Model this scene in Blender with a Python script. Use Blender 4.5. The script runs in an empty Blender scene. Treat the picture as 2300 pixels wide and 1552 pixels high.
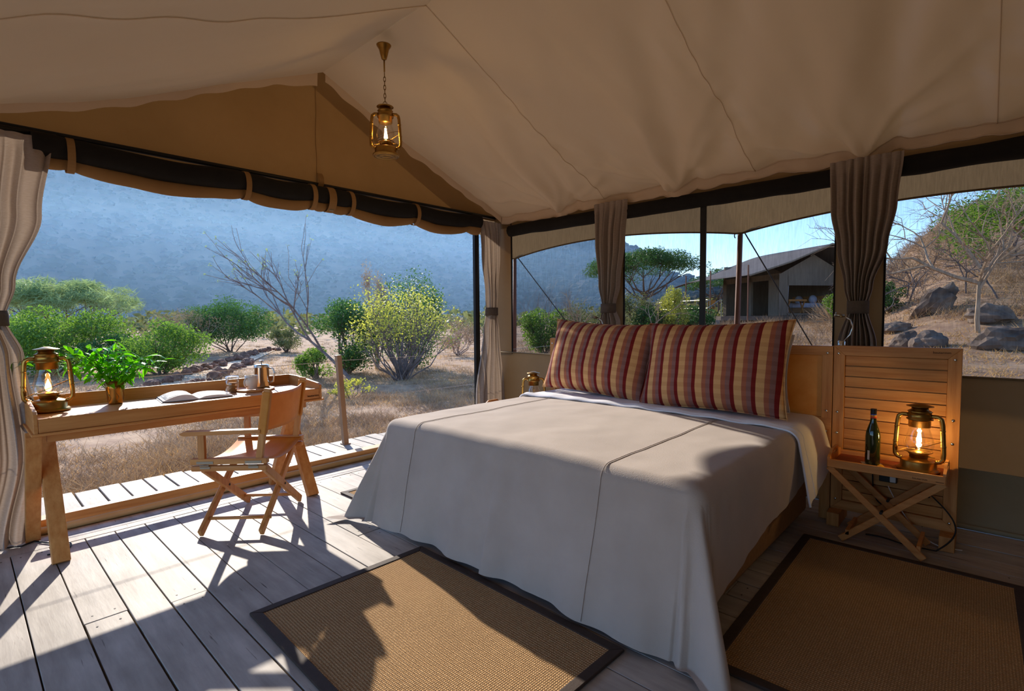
import bpy, bmesh, math, random
from mathutils import Vector, Matrix, Euler, noise

random.seed(7)
scene = bpy.context.scene
COL = scene.collection
PI = math.pi
R = math.radians

# ------------------------------------------------------------------ camera, sky, sun, exposure
cam_data = bpy.data.cameras.new('camera')
cam = bpy.data.objects.new('camera', cam_data)
COL.objects.link(cam)
scene.camera = cam
cam_data.sensor_fit = 'HORIZONTAL'
cam_data.sensor_width = 36.0
cam_data.lens = 18.2436
cam_data.clip_start = 0.02
cam_data.clip_end = 2000
AX = Vector((0.73343, 0.67971, -0.00854))       # camera right
AD = Vector((0.03066, -0.04557, -0.99849))      # camera down
AF = Vector((-0.67908, 0.73206, -0.05426))      # camera forward
AF.normalize(); AX = (AX - AF*AX.dot(AF)).normalized(); AU = AX.cross(AF)
cm = Matrix((AX, AU, -AF)).transposed().to_4x4()
cm.translation = (0, 0, 1.35)
cam.matrix_world = cm

SUN_DIR = Vector((2.15, -0.69, -1.0)).normalized()     # the way the light travels
SUN_EL = math.asin(-SUN_DIR.z)
world = bpy.data.worlds.new('sky')
scene.world = world
world.use_nodes = True
wn = world.node_tree
wn.nodes.clear()
sky = wn.nodes.new('ShaderNodeTexSky')
sky.sky_type = 'NISHITA'
sky.sun_disc = False
sky.sun_elevation = SUN_EL
sky.sun_rotation = math.atan2(-SUN_DIR.x, -SUN_DIR.y)
sky.altitude = 1200
sky.air_density = 1.0
sky.dust_density = 0.2
sky.ozone_density = 4.0
bg = wn.nodes.new('ShaderNodeBackground')
bg.inputs['Strength'].default_value = 0.26
wo = wn.nodes.new('ShaderNodeOutputWorld')
tint = wn.nodes.new('ShaderNodeMixRGB'); tint.blend_type = 'MULTIPLY'
tint.inputs['Fac'].default_value = 1.0
tint.inputs['Color2'].default_value = (0.94, 0.95, 1.0, 1)
wn.links.new(sky.outputs['Color'], tint.inputs['Color1'])
wn.links.new(tint.outputs['Color'], bg.inputs['Color'])
wn.links.new(bg.outputs['Background'], wo.inputs['Surface'])

sd = bpy.data.lights.new('sun_offscreen', 'SUN')
sd.energy = 4.3
sd.color = (1.0, 0.91, 0.80)
sd.angle = R(0.6)
sun = bpy.data.objects.new('sun_offscreen', sd)
COL.objects.link(sun)
sun.rotation_euler = SUN_DIR.to_track_quat('-Z', 'Y').to_euler()
sun.location = (-20, 8, 12)

vs = scene.view_settings
vs.view_transform = 'Standard'
vs.look = 'None'
vs.exposure = 0.85
vs.gamma = 1.0
vs.use_curve_mapping = False
scene.display_settings.display_device = 'sRGB'
cy = scene.cycles
cy.use_denoising = True
cy.max_bounces = 10
cy.diffuse_bounces = 6
cy.glossy_bounces = 4
cy.transmission_bounces = 6
cy.transparent_max_bounces = 24
cy.sample_clamp_indirect = 6.0
cy.caustics_reflective = False
cy.caustics_refractive = False


# ------------------------------------------------------------------ helpers
def lin(c):
    return tuple((x/255.0/12.92 if x/255.0 <= 0.04045 else ((x/255.0+0.055)/1.055)**2.4) for x in c[:3]) + (1.0,)


MATS = {}


def mat(name, c1, c2=None, scale=6.0, stretch=(1, 1, 1), rough=0.6, metal=0.0, bump=0.0, bscale=None, tr=0.0,
        trcol=None, rnd=0.0, island=0.0, detail=4.0, lo=0.35, hi=0.65, spec=0.3, coat=0.0, sheen=0.0, coords='Object'):
    m = bpy.data.materials.new(name)
    m.use_nodes = True
    nt = m.node_tree
    N, L = nt.nodes, nt.links
    b = N['Principled BSDF']
    out = N['Material Output']
    b.inputs['Roughness'].default_value = rough
    b.inputs['Metallic'].default_value = metal
    b.inputs['Specular IOR Level'].default_value = spec
    if coat:
        b.inputs['Coat Weight'].default_value = coat
        b.inputs['Coat Roughness'].default_value = 0.25
    if sheen:
        b.inputs['Sheen Weight'].default_value = sheen
    tc = N.new('ShaderNodeTexCoord')
    mp = N.new('ShaderNodeMapping')
    mp.inputs['Scale'].default_value = stretch
    L.new(tc.outputs[coords], mp.inputs['Vector'])
    vec = mp.outputs['Vector']
    if rnd:
        oi = N.new('ShaderNodeObjectInfo')
        ad = N.new('ShaderNodeVectorMath'); ad.operation = 'SCALE'
        cb = N.new('ShaderNodeCombineXYZ')
        for k in range(3):
            L.new(oi.outputs['Random'], cb.inputs[k])
        L.new(cb.outputs[0], ad.inputs[0]); ad.inputs['Scale'].default_value = 37.0
        av = N.new('ShaderNodeVectorMath'); av.operation = 'ADD'
        L.new(vec, av.inputs[0]); L.new(ad.outputs[0], av.inputs[1])
        vec = av.outputs[0]
    nz = N.new('ShaderNodeTexNoise')
    nz.inputs['Scale'].default_value = scale
    nz.inputs['Detail'].default_value = detail
    nz.inputs['Roughness'].default_value = 0.6
    L.new(vec, nz.inputs['Vector'])
    rp = N.new('ShaderNodeValToRGB')
    rp.color_ramp.elements[0].position = lo
    rp.color_ramp.elements[1].position = hi
    rp.color_ramp.elements[0].color = lin(c1)
    rp.color_ramp.elements[1].color = lin(c2 or c1)
    L.new(nz.outputs['Fac'], rp.inputs['Fac'])
    colr = rp.outputs['Color']
    for src, amt in (('obj', rnd), ('isl', island)):
        if amt:
            hs = N.new('ShaderNodeHueSaturation')
            mr = N.new('ShaderNodeMapRange')
            mr.inputs['To Min'].default_value = 1.0-amt
            mr.inputs['To Max'].default_value = 1.0+amt
            if src == 'obj':
                L.new(oi.outputs['Random'], mr.inputs['Value'])
            else:
                ge = N.new('ShaderNodeNewGeometry')
                L.new(ge.outputs['Random Per Island'], mr.inputs['Value'])
            L.new(mr.outputs[0], hs.inputs['Value'])
            L.new(colr, hs.inputs['Color'])
            colr = hs.outputs['Color']
    L.new(colr, b.inputs['Base Color'])
    if bump:
        bn = N.new('ShaderNodeBump')
        bn.inputs['Strength'].default_value = bump
        bn.inputs['Distance'].default_value = 0.01
        if bscale:
            n2 = N.new('ShaderNodeTexNoise')
            n2.inputs['Scale'].default_value = bscale
            n2.inputs['Detail'].default_value = 3
            L.new(vec, n2.inputs['Vector'])
            L.new(n2.outputs['Fac'], bn.inputs['Height'])
        else:
            L.new(nz.outputs['Fac'], bn.inputs['Height'])
        L.new(bn.outputs['Normal'], b.inputs['Normal'])
    if tr:
        t = N.new('ShaderNodeBsdfTranslucent')
        if trcol:
            t.inputs['Color'].default_value = lin(trcol)
        else:
            L.new(colr, t.inputs['Color'])
        mx = N.new('ShaderNodeMixShader')
        mx.inputs['Fac'].default_value = tr
        L.new(b.outputs[0], mx.inputs[1]); L.new(t.outputs[0], mx.inputs[2])
        L.new(mx.outputs[0], out.inputs['Surface'])
    MATS[name] = m
    return m


def wood(name, c1, c2, axis='X', rough=0.5, rnd=0.08, coat=0.0, bump=0.12):
    s = {'X': (0.35, 5, 5), 'Y': (5, 0.35, 5), 'Z': (5, 5, 0.35)}[axis]
    return mat(name, c1, c2, scale=7.0, stretch=s, rough=rough, bump=bump, rnd=rnd, detail=6, lo=0.3, hi=0.7, coat=coat)


def thin_glass(name, tint=(255, 255, 255), refl=0.55, dark=0.0):
    m = bpy.data.materials.new(name)
    m.use_nodes = True
    N, L = m.node_tree.nodes, m.node_tree.links
    N.remove(N['Principled BSDF'])
    t = N.new('ShaderNodeBsdfTransparent'); t.inputs['Color'].default_value = lin(tint)
    g = N.new('ShaderNodeBsdfGlossy'); g.inputs['Roughness'].default_value = 0.03
    lw = N.new('ShaderNodeLayerWeight'); lw.inputs['Blend'].default_value = 0.25
    ml = N.new('ShaderNodeMath'); ml.operation = 'MULTIPLY_ADD'
    ml.inputs[1].default_value = refl; ml.inputs[2].default_value = 0.04
    L.new(lw.outputs['Facing'], ml.inputs[0])
    mx = N.new('ShaderNodeMixShader')
    L.new(ml.outputs[0], mx.inputs['Fac']); L.new(t.outputs[0], mx.inputs[1]); L.new(g.outputs[0], mx.inputs[2])
    L.new(mx.outputs[0], N['Material Output'].inputs['Surface'])
    MATS[name] = m
    return m


def emit(name, col, strength):
    m = bpy.data.materials.new(name)
    m.use_nodes = True
    N, L = m.node_tree.nodes, m.node_tree.links
    N.remove(N['Principled BSDF'])
    e = N.new('ShaderNodeEmission'); e.inputs['Color'].default_value = lin(col); e.inputs['Strength'].default_value = strength
    L.new(e.outputs[0], N['Material Output'].inputs['Surface'])
    MATS[name] = m
    return m


class MB:
    def __init__(s):
        s.v = []; s.f = []

    def add(s, vs_, fs):
        n = len(s.v)
        s.v.extend([tuple(p) for p in vs_])
        s.f.extend([tuple(i+n for i in f) for f in fs])
        return s

    def box(s, x0, x1, y0, y1, z0, z1):
        vs_ = [(x0, y0, z0), (x1, y0, z0), (x1, y1, z0), (x0, y1, z0), (x0, y0, z1), (x1, y0, z1), (x1, y1, z1), (x0, y1, z1)]
        return s.add(vs_, [(0, 3, 2, 1), (4, 5, 6, 7), (0, 1, 5, 4), (1, 2, 6, 5), (2, 3, 7, 6), (3, 0, 4, 7)])

    def bar(s, p, q, w, h, up=(0, 0, 1)):
        p, q = Vector(p), Vector(q)
        d = (q-p).normalized()
        up = Vector(up)
        side = d.cross(up)
        if side.length < 1e-4:
            side = d.cross(Vector((1, 0, 0)))
        side.normalize()
        u = side.cross(d).normalized()
        a, b = side*(w/2), u*(h/2)
        vs_ = [p-a-b, p+a-b, p+a+b, p-a+b, q-a-b, q+a-b, q+a+b, q-a+b]
        return s.add(vs_, [(0, 3, 2, 1), (4, 5, 6, 7), (0, 1, 5, 4), (1, 2, 6, 5), (2, 3, 7, 6), (3, 0, 4, 7)])

    def tube(s, pts, r, n=8, cap=True, closed=False):
        pts = [Vector(p) for p in pts]
        m = len(pts)
        rs = r if isinstance(r, (list, tuple)) else [r]*m
        base = len(s.v)
        prev = None
        for i, p in enumerate(pts):
            if closed:
                d = pts[(i+1) % m]-pts[i-1]
            else:
                d = pts[min(i+1, m-1)]-pts[max(i-1, 0)]
            if d.length < 1e-9:
                d = Vector((0, 0, 1))
            d.normalize()
            if prev is None:
                ref = Vector((0, 0, 1)) if abs(d.z) < 0.9 else Vector((1, 0, 0))
                a = d.cross(ref).normalized()
            else:
                a = prev-d*prev.dot(d)
                a = a.normalized() if a.length > 1e-6 else d.orthogonal().normalized()
            prev = a
            b = d.cross(a)
            for k in range(n):
                t = 2*PI*k/n
                s.v.append(tuple(p+a*(rs[i]*math.cos(t))+b*(rs[i]*math.sin(t))))
        rng = m if closed else m-1
        for i in range(rng):
            i2 = (i+1) % m
            for k in range(n):
                k2 = (k+1) % n
                s.f.append((base+i*n+k, base+i*n+k2, base+i2*n+k2, base+i2*n+k))
        if cap and not closed:
            s.f.append(tuple(base+k for k in reversed(range(n))))
            s.f.append(tuple(base+(m-1)*n+k for k in range(n)))
        return s

    def lathe(s, prof, n=24, c=(0, 0, 0), sx=1.0, sy=1.0):
        base = len(s.v)
        for (r, z) in prof:
            for k in range(n):
                t = 2*PI*k/n
                s.v.append((c[0]+r*math.cos(t)*sx, c[1]+r*math.sin(t)*sy, c[2]+z))
        for i in range(len(prof)-1):
            for k in range(n):
                k2 = (k+1) % n
                s.f.append((base+i*n+k, base+i*n+k2, base+(i+1)*n+k2, base+(i+1)*n+k))
        if prof[0][0] > 1e-5:
            s.f.append(tuple(base+k for k in reversed(range(n))))
        if prof[-1][0] > 1e-5:
            b2 = base+(len(prof)-1)*n
            s.f.append(tuple(b2+k for k in range(n)))
        return s

    def grid(s, fn, nu, nv, closeu=False):
        base = len(s.v)
        for j in range(nv+1):
            for i in range(nu+(0 if closeu else 1)):
                s.v.append(tuple(fn(i/nu, j/nv)))
        w = nu if closeu else nu+1
        for j in range(nv):
            for i in range(nu):
                i2 = (i+1) % w if closeu else i+1
                s.f.append((base+j*w+i, base+j*w+i2, base+(j+1)*w+i2, base+(j+1)*w+i))
        return s

    def ball(s, c, rx, ry, rz, n=12, m=8):
        pr = [(math.sin(PI*i/m), -math.cos(PI*i/m)) for i in range(m+1)]
        base = len(s.v)
        for (r, z) in pr:
            for k in range(n):
                t = 2*PI*k/n
                s.v.append((c[0]+r*math.cos(t)*rx, c[1]+r*math.sin(t)*ry, c[2]+z*rz))
        for i in range(m):
            for k in range(n):
                k2 = (k+1) % n
                s.f.append((base+i*n+k, base+i*n+k2, base+(i+1)*n+k2, base+(i+1)*n+k))
        return s

    def mesh(s, name, m=None, smooth=False):
        me = bpy.data.meshes.new(name)
        me.from_pydata(s.v, [], s.f)
        if m:
            me.materials.append(MATS[m])
        if smooth:
            me.polygons.foreach_set('use_smooth', [True]*len(me.polygons))
        me.update()
        return me

    def build(s, name, m, parent=None, smooth=False, bevel=0.0, world=False, solid=0.0, loc=None):
        if world and parent is not None:
            o_ = Vector((0, 0, 0)); q = parent
            while q is not None:
                o_ += q.location; q = q.parent
            s.v = [(a-o_.x, b-o_.y, c-o_.z) for (a, b, c) in s.v]
        if loc is not None:
            s.v = [(a-loc[0], b-loc[1], c-loc[2]) for (a, b, c) in s.v]
        o = bpy.data.objects.new(name, s.mesh(name, m, smooth))
        COL.objects.link(o)
        if loc is not None:
            o.location = loc
        if parent is not None:
            o.parent = parent
        if solid:
            md = o.modifiers.new('solid', 'SOLIDIFY'); md.thickness = solid; md.offset = 0
        if bevel:
            md = o.modifiers.new('bevel', 'BEVEL'); md.width = bevel; md.segments = 2; md.limit_method = 'ANGLE'
        return o


def tag(o, label, cat, group=None, kind=None):
    o['label'] = label
    o['category'] = cat
    if group:
        o['group'] = group
    if kind:
        o['kind'] = kind
    return o


def thing(name, label, cat, loc=(0, 0, 0), rotz=0.0, group=None):
    o = bpy.data.objects.new(name, None)
    COL.objects.link(o)
    o.empty_display_size = 0.1
    o.location = loc
    o.rotation_euler = (0, 0, rotz)
    tag(o, label, cat, group)
    return o


def struct(o, label=None, cat=None):
    o['kind'] = 'structure'
    if label:
        o['label'] = label
    if cat:
        o['category'] = cat
    return o


def copy_tree(o, parent=None):
    c = o.copy()
    COL.objects.link(c)
    c.parent = parent
    for ch in list(o.children):
        copy_tree(ch, c)
    return c


def sstep(a, b, x):
    t = min(1.0, max(0.0, (x-a)/(b-a)))
    return t*t*(3-2*t)


def lerp(a, b, t):
    return a+(b-a)*t


def interp(tab, x):
    if x <= tab[0][0]:
        return tab[0][1]
    for (a, va), (b, vb) in zip(tab, tab[1:]):
        if x <= b:
            return lerp(va, vb, sstep(a, b, x))
    return tab[-1][1]


def nz3(x, y, z=0.0):
    return noise.noise(Vector((x, y, z)))


# ------------------------------------------------------------------ materials
mat('plank_grey', (146, 138, 129), (186, 179, 170), scale=5, stretch=(0.5, 3.5, 3), rough=0.6, bump=0.18, rnd=0.09, detail=7, lo=0.25, hi=0.7, spec=0.22)
mat('deck_grey', (152, 145, 136), (180, 172, 162), scale=5, stretch=(0.6, 4, 3), rough=0.65, bump=0.2, rnd=0.07, detail=7)
mat('joist_wood', (122, 108, 94), (142, 126, 110), scale=5, rough=0.9)
mat('nail_steel', (64, 56, 50), rough=0.6)
wood('oak_x', (182, 116, 56), (208, 148, 84), 'X', coat=0.15)
wood('oak_y', (182, 116, 56), (208, 148, 84), 'Y', coat=0.15)
wood('oak_z', (182, 116, 56), (208, 148, 84), 'Z', coat=0.15)
wood('teak_x', (168, 108, 52), (204, 146, 84), 'X')
wood('teak_z', (168, 108, 52), (204, 146, 84), 'Z')
wood('sill_wood', (182, 132, 78), (208, 160, 104), 'Y')
mat('sill_pipe', (168, 140, 92), (180, 152, 104), rough=0.45)
mat('leather_tan', (216, 142, 54), (226, 156, 70), scale=9, rough=0.5, bump=0.06, bscale=60, tr=0.22, trcol=(226, 150, 60))
mat('leather_panel', (216, 142, 54), (226, 156, 70), scale=9, rough=0.45, bump=0.06, bscale=80)
mat('leather_red', (120, 52, 30), (134, 60, 34), scale=9, rough=0.5)
mat('canvas_cream', (230, 211, 188), (234, 216, 194), scale=2.0, rough=0.85, bump=0.03, bscale=300, tr=0.40, trcol=(240, 228, 212))
mat('canvas_seam', (226, 206, 180), rough=0.85)
mat('canvas_hem', (222, 200, 172), (226, 204, 178), scale=3, rough=0.85, tr=0.25)
mat('canvas_brown', (142, 108, 66), (150, 116, 74), scale=2.0, rough=0.85, bump=0.03, bscale=260, tr=0.05, trcol=(150, 108, 60))
mat('canvas_wall', (130, 111, 83), (138, 119, 91), scale=2.0, rough=0.85, bump=0.04, bscale=240, tr=0.12, trcol=(160, 118, 70))
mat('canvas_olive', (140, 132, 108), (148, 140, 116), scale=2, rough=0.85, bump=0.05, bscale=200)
mat('canvas_fly', (116, 94, 64), (124, 102, 70), scale=2, rough=0.9, tr=0.25, trcol=(180, 148, 104))
mat('black_mesh', (24, 22, 21), (30, 28, 26), rough=0.9)
mat('black_metal', (22, 21, 21), (27, 26, 25), rough=0.45)
mat('linen', (146, 133, 122), (164, 151, 140), scale=70, stretch=(0.5, 0.5, 4), rough=0.9, bump=0.1, bscale=220, tr=0.18, trcol=(186, 164, 144))
mat('linen_tie', (84, 72, 62), (92, 80, 70), scale=40, rough=0.9, bump=0.1, bscale=200)
mat('coverlet', (170, 157, 146), (179, 166, 155), scale=3, rough=0.9, bump=0.12, bscale=170, sheen=0.1)
mat('sheet_white', (230, 230, 236), (238, 238, 242), scale=3, rough=0.85, bump=0.06, bscale=140, tr=0.05)
mat('bed_base', (146, 110, 74), (158, 120, 82), scale=40, rough=0.9, bump=0.12, bscale=200)
mat('rug_border', (56, 44, 36), (64, 50, 42), scale=30, rough=0.75, bump=0.1, bscale=120)
mat('brass', (150, 112, 52), (176, 136, 70), scale=8, rough=0.34, metal=1.0, bump=0.02)
mat('brass_old', (126, 98, 54), (150, 118, 68), scale=10, rough=0.4, metal=1.0)
mat('steel', (200, 198, 194), (210, 208, 204), rough=0.18, metal=1.0)
mat('zinc', (150, 142, 126), (162, 154, 138), rough=0.35, metal=1.0)
mat('porcelain', (216, 208, 198), (222, 214, 204), rough=0.25, spec=0.5)
mat('paper', (226, 222, 216), (234, 230, 224), scale=30, rough=0.8)
mat('paper_print', (120, 124, 126), (206, 202, 196), scale=9, stretch=(1, 3, 1), rough=0.6, detail=2, lo=0.45, hi=0.55)
mat('book_cover', (64, 60, 58), (72, 68, 66), rough=0.5)
mat('biscuit', (190, 140, 82), (150, 98, 50), scale=40, rough=0.9)
mat('cord_black', (20, 19, 19), rough=0.5)
mat('cord_white', (210, 206, 200), rough=0.5)
mat('bottle_green', (34, 40, 16), (40, 46, 20), rough=0.08, spec=0.6)
mat('bottle_label', (196, 186, 168), rough=0.7)
mat('foil_black', (18, 18, 22), rough=0.35)
mat('foil_blue', (36, 70, 150), rough=0.35)
mat('foil_yellow', (216, 150, 40), rough=0.35)
mat('foil_red', (190, 60, 28), rough=0.35)
mat('coaster_white', (206, 200, 190), rough=0.7)
mat('coaster_blue', (60, 64, 84), rough=0.7)
mat('coaster_yellow', (206, 150, 40), rough=0.7)
mat('ink', (52, 28, 12), rough=0.8)
mat('post_paint', (150, 122, 96), (160, 132, 106), rough=0.5)
mat('cable', (196, 188, 176), rough=0.4)
mat('rope', (64, 58, 52), rough=0.8)
mat('pole_red', (122, 78, 58), (136, 88, 66), scale=6, stretch=(3, 3, 0.5), rough=0.6)
mat('soil', (134, 102, 80), (190, 158, 124), scale=2.6, rough=0.95, bump=0.5, bscale=14, detail=9, lo=0.3, hi=0.7)
mat('path_soil', (206, 178, 144), (218, 190, 158), scale=4, rough=0.95, bump=0.4, bscale=30)
mat('rock', (96, 68, 54), (152, 112, 90), scale=5, rough=0.9, bump=0.5, bscale=9, rnd=0.12)
mat('boulder', (84, 72, 64), (140, 122, 106), scale=2.2, rough=0.92, bump=0.6, bscale=6, rnd=0.08)
mat('dry_straw', (220, 184, 124), (204, 162, 104), scale=2, rough=0.9, tr=0.35, island=0.2)
mat('dry_mauve', (150, 124, 98), (190, 162, 126), scale=1.0, rough=0.9, tr=0.2, island=0.2)
mat('bark', (92, 76, 66), (128, 108, 94), scale=6, stretch=(3, 3, 0.6), rough=0.9, bump=0.3)
mat('bark_pale', (158, 134, 108), (190, 166, 138), scale=6, stretch=(3, 3, 0.6), rough=0.9, bump=0.2)
mat('bark_grey', (104, 92, 88), (136, 122, 116), scale=6, rough=0.9)
mat('leaf_green', (72, 108, 44), (104, 138, 58), scale=1.3, rough=0.55, tr=0.45, trcol=(126, 164, 56), island=0.3)
mat('leaf_deep', (54, 88, 46), (76, 110, 56), scale=1.3, rough=0.55, tr=0.36, trcol=(82, 128, 54), island=0.3)
mat('leaf_yellow', (160, 164, 78), (182, 182, 96), scale=2, rough=0.55, tr=0.5, trcol=(196, 198, 78), island=0.25)
mat('leaf_pale', (128, 152, 100), (150, 170, 120), scale=1.5, rough=0.6, tr=0.45, trcol=(156, 178, 112), island=0.3)
mat('leaf_olive', (104, 112, 62), (136, 138, 84), scale=1.5, rough=0.6, tr=0.35, island=0.25)
mat('leaf_bright', (66, 158, 22), (96, 186, 36), scale=30, rough=0.32, tr=0.5, trcol=(118, 206, 20), island=0.2, rnd=0.12)
mat('twig', (140, 120, 112), (170, 150, 140), scale=3, rough=0.9, island=0.2)
mat('hill_ground', (74, 68, 56), (100, 88, 72), scale=0.09, rough=1.0, detail=9)
mat('hill_scrub', (48, 52, 38), (66, 66, 50), scale=0.03, rough=1.0, island=0.18)
mat('tent_canvas', (138, 122, 104), (148, 132, 112), scale=1, rough=0.9)
mat('tent_roof', (104, 98, 96), (114, 108, 104), scale=0.6, rough=0.9)
mat('tent_timber', (120, 104, 90), (140, 122, 106), scale=3, rough=0.8)
mat('tent_linen', (196, 196, 206), rough=0.9)


def plank_marks(name, axis):
    """grain checks and stains over the board colour"""
    m = MATS[name]
    N, L = m.node_tree.nodes, m.node_tree.links
    b = N['Principled BSDF']
    src = b.inputs['Base Color'].links[0].from_socket
    tc = N.new('ShaderNodeTexCoord')
    mp = N.new('ShaderNodeMapping'); mp.inputs['Scale'].default_value = (1.6, 26, 10) if axis == 'X' else (26, 1.6, 10)
    L.new(tc.outputs['Object'], mp.inputs['Vector'])
    n1 = N.new('ShaderNodeTexNoise'); n1.inputs['Scale'].default_value = 2.2; n1.inputs['Detail'].default_value = 3
    L.new(mp.outputs[0], n1.inputs['Vector'])
    r1 = N.new('ShaderNodeValToRGB')
    r1.color_ramp.elements[0].position = 0.27; r1.color_ramp.elements[0].color = (0.22, 0.19, 0.17, 1)
    r1.color_ramp.elements[1].position = 0.33; r1.color_ramp.elements[1].color = (1, 1, 1, 1)
    L.new(n1.outputs['Fac'], r1.inputs['Fac'])
    n2 = N.new('ShaderNodeTexNoise'); n2.inputs['Scale'].default_value = 2.4; n2.inputs['Detail'].default_value = 8
    L.new(tc.outputs['Object'], n2.inputs['Vector'])
    r2 = N.new('ShaderNodeValToRGB')
    r2.color_ramp.elements[0].position = 0.32; r2.color_ramp.elements[0].color = (0.74, 0.72, 0.70, 1)
    r2.color_ramp.elements[1].position = 0.62; r2.color_ramp.elements[1].color = (1.06, 1.05, 1.04, 1)
    L.new(n2.outputs['Fac'], r2.inputs['Fac'])
    a = N.new('ShaderNodeMixRGB'); a.blend_type = 'MULTIPLY'; a.inputs['Fac'].default_value = 1
    c = N.new('ShaderNodeMixRGB'); c.blend_type = 'MULTIPLY'; c.inputs['Fac'].default_value = 1
    L.new(src, a.inputs[1]); L.new(r1.outputs[0], a.inputs[2])
    L.new(a.outputs[0], c.inputs[1]); L.new(r2.outputs[0], c.inputs[2])
    L.new(c.outputs[0], b.inputs['Base Color'])


plank_marks('plank_grey', 'X')
plank_marks('deck_grey', 'X')
thin_glass('glass_thin')
thin_glass('glass_jar', refl=0.8)
emit('filament', (255, 206, 120), 60.0)
emit('flame', (255, 170, 70), 14.0)


def screen_mat():
    m = bpy.data.materials.new('insect_screen')
    m.use_nodes = True
    N, L = m.node_tree.nodes, m.node_tree.links
    N.remove(N['Principled BSDF'])
    t = N.new('ShaderNodeBsdfTransparent')
    d = N.new('ShaderNodeBsdfDiffuse'); d.inputs['Color'].default_value = lin((40, 39, 38))
    tc = N.new('ShaderNodeTexCoord')
    mp = N.new('ShaderNodeMapping'); mp.inputs['Scale'].default_value = (60, 60, 6)
    nz = N.new('ShaderNodeTexNoise'); nz.inputs['Scale'].default_value = 2.0
    mr = N.new('ShaderNodeMapRange')
    mr.inputs['From Min'].default_value = 0.3; mr.inputs['From Max'].default_value = 0.7
    mr.inputs['To Min'].default_value = 0.42; mr.inputs['To Max'].default_value = 0.54
    L.new(tc.outputs['Object'], mp.inputs['Vector']); L.new(mp.outputs[0], nz.inputs['Vector'])
    L.new(nz.outputs['Fac'], mr.inputs['Value'])
    mx = N.new('ShaderNodeMixShader')
    L.new(mr.outputs[0], mx.inputs['Fac']); L.new(t.outputs[0], mx.inputs[1]); L.new(d.outputs[0], mx.inputs[2])
    L.new(mx.outputs[0], N['Material Output'].inputs['Surface'])
    MATS['insect_screen'] = m


screen_mat()


def stripe_mat(name, width, periods, dy):
    """woven stripes across the pillow's own width, with faint cross bands"""
    m = bpy.data.materials.new(name)
    m.use_nodes = True
    N, L = m.node_tree.nodes, m.node_tree.links
    b = N['Principled BSDF']; b.inputs['Roughness'].default_value = 0.9
    b.inputs['Specular IOR Level'].default_value = 0.15
    tc = N.new('ShaderNodeTexCoord')
    sp = N.new('ShaderNodeSeparateXYZ')
    L.new(tc.outputs['Object'], sp.inputs[0])
    a = N.new('ShaderNodeMath'); a.operation = 'MULTIPLY_ADD'
    a.inputs[1].default_value = periods/width; a.inputs[2].default_value = 20.05+dy
    L.new(sp.outputs['X'], a.inputs[0])
    fr = N.new('ShaderNodeMath'); fr.operation = 'FRACT'
    L.new(a.outputs[0], fr.inputs[0])
    rp = N.new('ShaderNodeValToRGB'); rp.color_ramp.interpolation = 'CONSTANT'
    els = [(0.0, (206, 160, 108)), (0.36, (160, 98, 74)), (0.58, (134, 98, 92)), (0.80, (116, 32, 30))]
    cr = rp.color_ramp
    cr.elements[0].position = 0; cr.elements[0].color = lin(els[0][1])
    cr.elements[1].position = els[1][0]; cr.elements[1].color = lin(els[1][1])
    for p, c in els[2:]:
        e = cr.elements.new(p); e.color = lin(c)
    L.new(fr.outputs[0], rp.inputs['Fac'])
    f2 = N.new('ShaderNodeMath'); f2.operation = 'MULTIPLY'; f2.inputs[1].default_value = 17.0
    L.new(sp.outputs['Z'], f2.inputs[0])
    fr2 = N.new('ShaderNodeMath'); fr2.operation = 'FRACT'; L.new(f2.outputs[0], fr2.inputs[0])
    r2 = N.new('ShaderNodeValToRGB'); r2.color_ramp.interpolation = 'CONSTANT'
    r2.color_ramp.elements[0].color = (1, 1, 1, 1)
    r2.color_ramp.elements[1].position = 0.5; r2.color_ramp.elements[1].color = (0.86, 0.8, 0.76, 1)
    L.new(fr2.outputs[0], r2.inputs['Fac'])
    mu = N.new('ShaderNodeMixRGB'); mu.blend_type = 'MULTIPLY'; mu.inputs['Fac'].default_value = 0.8
    L.new(rp.outputs[0], mu.inputs[1]); L.new(r2.outputs[0], mu.inputs[2])
    L.new(mu.outputs[0], b.inputs['Base Color'])
    nz = N.new('ShaderNodeTexNoise'); nz.inputs['Scale'].default_value = 160
    bn = N.new('ShaderNodeBump'); bn.inputs['Strength'].default_value = 0.12; bn.inputs['Distance'].default_value = 0.01
    L.new(tc.outputs['Object'], nz.inputs['Vector']); L.new(nz.outputs['Fac'], bn.inputs['Height'])
    L.new(bn.outputs[0], b.inputs['Normal'])
    MATS[name] = m


stripe_mat('stripes_a', 0.98, 7.6, 0.0)
stripe_mat('stripes_b', 0.98, 7.6, 0.3)


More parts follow.
